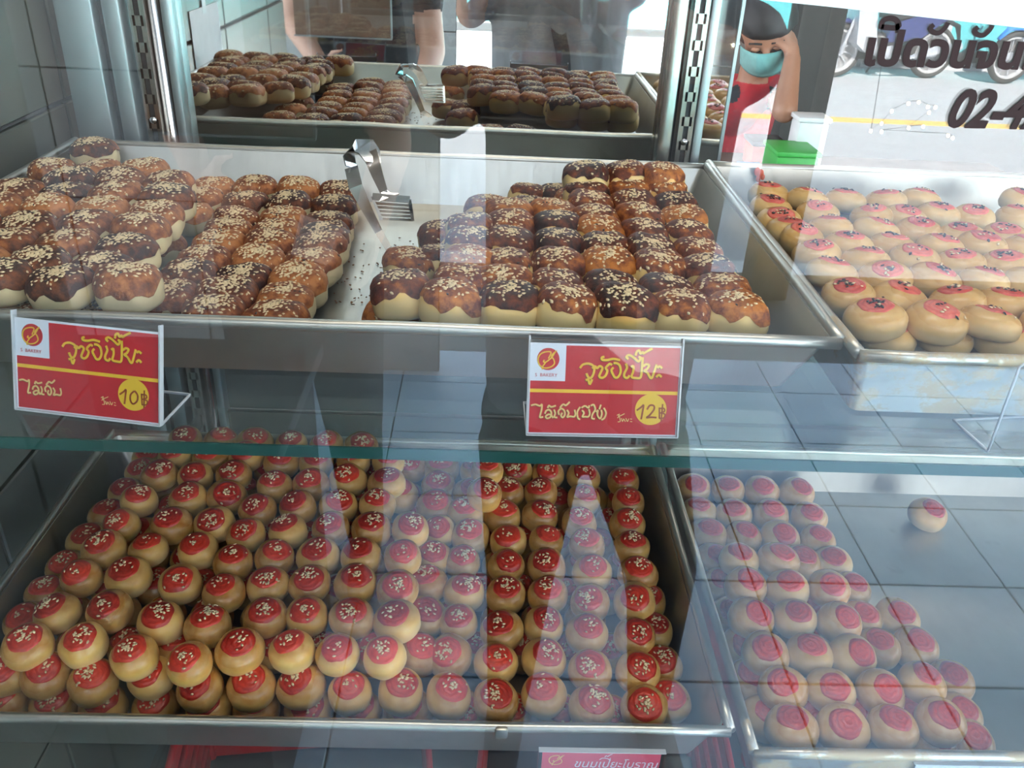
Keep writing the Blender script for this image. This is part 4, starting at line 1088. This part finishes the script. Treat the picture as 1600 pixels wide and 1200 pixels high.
# second customer, dark clothes, forearm out, left of the photographer
def customer():
    t = empty('person', (-.40, -.92, GZ)); tag(t, 'person in black clothes mirrored at left, bare forearm holding a paper slip', 'person')
    o0 = Vector((-.40, -.72, GZ)); V = lambda x, y, z: Vector((x, y, z)) - o0
    hp, P = head_prims(V(-.41, -.70, .12), (.2, .95, -.3), (0, .1, 1), 0, 1.0)
    sl, sr = V(-.56, -.73, -.07), V(-.24, -.73, -.07); el = V(-.62, -.70, -.36); er = V(-.19, -.66, -.42); wr = opp(556, 430, 1.36) - Vector(t.location); wl = V(-.50, -.50, -.46)
    pr = hp + [(V(-.41,-.72,.05), V(-.40,-.73,-.04), .05, .056, 0), (sl, sr, .062, .062, 1), (V(-.46,-.73,-.14), V(-.45,-.73,-.62), .115, .11, 1), (V(-.34,-.73,-.14), V(-.35,-.73,-.62), .115, .11, 1),
        (V(-.46,-.73,-.68), V(-.34,-.73,-.68), .115, .115, 2), (V(-.48,-.73,-.74), V(-.49,-.71,-1.06), .10, .07, 2), (V(-.32,-.73,-.74), V(-.30,-.71,-1.06), .10, .07, 2),
        (V(-.49,-.71,-1.06), V(-.50,-.74,-1.42), .068, .048, 2), (V(-.30,-.71,-1.06), V(-.29,-.74,-1.42), .068, .048, 2),
        (V(-.50,-.75,-1.455), V(-.52,-.57,-1.465), .042, .034, 3), (V(-.29,-.75,-1.455), V(-.28,-.57,-1.465), .042, .034, 3),
        (sl, sl.lerp(el, .6), .056, .054, 1), (sl.lerp(el, .6), el, .044, .040, 0), (el, wl, .04, .026, 0),
        (sr, sr.lerp(er, .6), .056, .054, 1), (sr.lerp(er, .6), er, .044, .040, 0), (er, wr, .040, .026, 0)]
    pr += hand_prims(wr, (.1, .5, .8), (-.8, .3, 0), (-.3, 1, 0), 0, .5, .95) + hand_prims(wl, (.6, .7, 0), (0, 0, 1), (1, 0, 0), 0, .5, .95)
    figure('body', pr, ['skin_light', 'blackcloth', 'darkcloth', 'blackp'], .009, t)
    q = MB(); q.ball(P(0,-.02,.05), (.098,.11,.10), 20).build('hair', M['hair'], t, True)
    sp = empty('paper_slip', wr + Vector(t.location) + Vector((-.03, .04, .06))); tag(sp, 'small white paper slip held by the mirrored person in black', 'paper')
    MB().box((-.06, -.0005, -.03), (.02, .0005, .04), Matrix.Rotation(.3, 3, 'Y')).build('slip', M['paper'], sp)
customer()
tb = empty('reflection_blocker', (-1.0, -.40, GZ)); tag(tb, 'added black covered table left of the case, darkening the lower left glass reflection', 'table')  # table added to keep bright pavement out of the glass reflection
MB().rbox((-.62, -.24, .74), (.70, .30, .77), .006).build('table_top', M['blackp'], tb, 'auto')
MB().rbox((-.60, -.22, .12), (.68, .28, .74), .004).build('table_cover', M['darkcloth'], tb, 'auto')
for a_ in (-.55, .63):
    for b_ in (-.18, .24): MB().rbox((a_-.02, b_-.02, 0), (a_+.02, b_+.02, .14), .003).build('leg', M['blackp'], tb)
# brown board carried upright in front of the black-clothed person
sb = empty('board', (-.43, -.66, -.36)); tag(sb, 'plain brown board held upright by the mirrored person in black', 'board')
MB().rbox((-.135, -.005, 0), (.135, .005, .50), .002).build('board_panel', M['brownwood'], sb, 'auto')
MB().box((-.138, -.006, -.004), (.138, .008, 0)).box((.135, -.006, 0), (.139, .008, .50)).build('board_edge', M['alu'], sb)
# white sheet added on the side wall in place of a bright opening
sh = empty('bright_patch_sheet', (-.465, .47, -.30)); tag(sh, 'white sheet on the left wall standing for a bright opening, mirror view only', 'paper')
MB().box((-.0005, -.075, 0), (.0006, .075, .13)).build('sheet', M['paper'], sh)
MB().box((.0006, -.01, .12), (.0010, .01, .14)).build('tape', M['vinyl_white'], sh)

# ------------------------------------------------------------------ motorbikes
def motorbike(loc, rz, label, body, trim, s=1.0):
    t = empty('motorbike', loc, rz); t.scale = (s, s, s); tag(t, label, 'motorbike', 'motorbikes parked across the street')
    RX = Matrix.Rotation(math.pi/2, 3, 'X')
    for x in (-.62, .62):                    # local +x is the front
        w = MB().lathe([(.245, -.04), (.285, -.03), (.298, 0), (.285, .03), (.245, .04), (.235, 0), (.245, -.04)], 36, (x, 0, .298), RX).build('wheel', M['tyre'], t, True)
        MB().lathe([(.215, -.025), (.242, -.028), (.242, .028), (.215, .025), (.210, 0), (.215, -.025)], 36, (x, 0, .298), RX).build('rim', M['white' if trim == 'w' else 'blue'], w, True)
        MB().lathe([(.001, -.05), (.05, -.05), (.06, 0), (.05, .05), (.001, .05)], 20, (x, 0, .298), RX).build('hub', M['silver'], w, True)
        q = MB()
        for k in range(10):
            a_ = k*math.pi/5; q.tube([(x+.04*math.cos(a_), 0, .298+.04*math.sin(a_)), (x+.225*math.cos(a_+.2), 0, .298+.225*math.sin(a_+.2))], .006, 5)
        q.build('spokes', M['silver'], w)
    q = MB()
    for y in (-.07, .07): q.tube([(.62, y, .298), (.50, y, .78)], .018, 8)
    q.build('fork', M['silver'], t, True)
    MB().tube([(.86, 0, .50), (.74, 0, .62), (.58, 0, .63), (.42, 0, .52)], [.03, .055, .06, .03], 10, True, .5).build('front_fender', M[body], t, True)
    # leg shield and front cowl
    MB().prism([(.36,.30),(.50,.40),(.56,.80),(.50,1.02),(.40,1.04),(.34,.84),(.28,.55),(.22,.34)], -.17, .17, RX).build('front_cowl', M['silver'], t)
    MB().prism([(.52,.84),(.60,.88),(.60,.98),(.50,1.02)], -.08, .08, RX).build('headlight', M['white'], t)
    MB().tube([(.40, -.32, 1.05), (.47, -.18, 1.07), (.47, .18, 1.07), (.40, .32, 1.05)], .016, 8).build('handlebar', M['blackp'], t, True)
    for s_ in (-1, 1):
        m_ = MB().tube([(.45, s_*.2, 1.07), (.42, s_*.28, 1.20)], .007, 6); m_.ball((.41, s_*.30, 1.24), (.015, .06, .04), 10); m_.build('side_mirror', M['blackp'], t, True)
    MB().tube([(.32, 0, .46), (.05, 0, .42), (-.2, 0, .5)], [.11, .12, .13], 12, True, .8).build('centre_frame', M['blackp'], t, True)
    MB().prism([(.12,.42),(.05,.62),(-.2,.70),(-.60,.86),(-.86,.90),(-.80,.78),(-.55,.62),(-.30,.44)], -.13, .13, RX).build('side_panel', M[body], t)
    MB().prism([(.10,.66),(.12,.74),(-.10,.77),(-.45,.88),(-.70,.93),(-.72,.88),(-.45,.82),(-.2,.70)], -.14, .14, RX).build('seat', M['blackp'], t)
    MB().prism([(-.74,.84),(-.92,.90),(-.90,.96),(-.72,.92)], -.09, .09, RX).build('tail_light', M['red'], t)
    MB().tube([(-.42, -.1, .9), (-.70, -.13, 1.0), (-.84, 0, 1.01), (-.70, .13, 1.0), (-.42, .1, .9)], .012, 8).build('grab_rail', M['silver'], t, True)
    MB().ball((.02, 0, .32), (.17, .12, .10), 14).build('engine', M['silver'], t, True)
    MB().tube([(.1, -.13, .25), (-.25, -.16, .26), (-.38, -.17, .30), (-.85, -.18, .40)], [.02, .022, .045, .05], 10).build('exhaust', M['silver'], t, True)
    MB().tube([(-.1, 0, .35), (-.62, .09, .298)], .03, 8).build('swing_arm', M['blackp'], t, True)
    MB().tube([(-.62, .11, .30), (-.55, .12, .70)], .028, 8).build('shock_absorber', M['silver'], t, True)
    MB().tube([(-.95, 0, .42), (-.88, 0, .60), (-.70, 0, .66), (-.5, 0, .62)], [.02, .05, .06, .03], 10, True, .5).build('rear_fender', M['blackp'], t, True)
    MB().tube([(.0, .1, .25), (.04, .24, .02)], .012, 6).build('kick_stand', M['blackp'], t, True)
RZ = GZ-.02
motorbike((4.20, -9.0, RZ), math.radians(180-10), 'silver and navy motorbike parked across the street', 'navy', 'w', .90)
motorbike((6.10, -9.05, RZ), math.radians(180-10), 'bright blue motorbike parked across the street at right', 'blue', 'w', .90)

# string of small bulbs under the awning
fl = empty('string_lights', (.9, -.3, -.2)); tag(fl, 'string of small warm bulbs mirrored in the front glass', 'lights')
E_ = N('warm_bulb').set(Base_Color=(1, .8, .5)); E_.b.inputs['Emission Color'].default_value = (1, .85, .62, 1); E_.b.inputs['Emission Strength'].default_value = 26
prev = None; q = MB(); o0 = Vector(fl.location)
for px, py in ((1361,205),(1378,193),(1394,174),(1420,162),(1436,160),(1450,167),(1462,168),(1452,176),(1420,200),(1443,198),(1378,206),(1482,212),(1489,216)):
    p = opp(px, py, 1.75) - o0; MB().ball(p, (.0033, .0033, .0042), 8).build('bulb', E_.m, fl, True)
    if prev is not None: q.tube([prev+Vector((0,0,.004)), p+Vector((0,0,.004))], .0004, 4)
    else: q.tube([p, p+Vector((-.05, 0, .6)), (p.x-.1, p.y, 1.4-o0.z)], .0006, 4)
    prev = p
q.build('cable', M['blackp'], fl)
print('buns', len([o for o in C.objects if o.get('category') in ('bun', 'pastry')]), 'fills', n2, n1, n0)
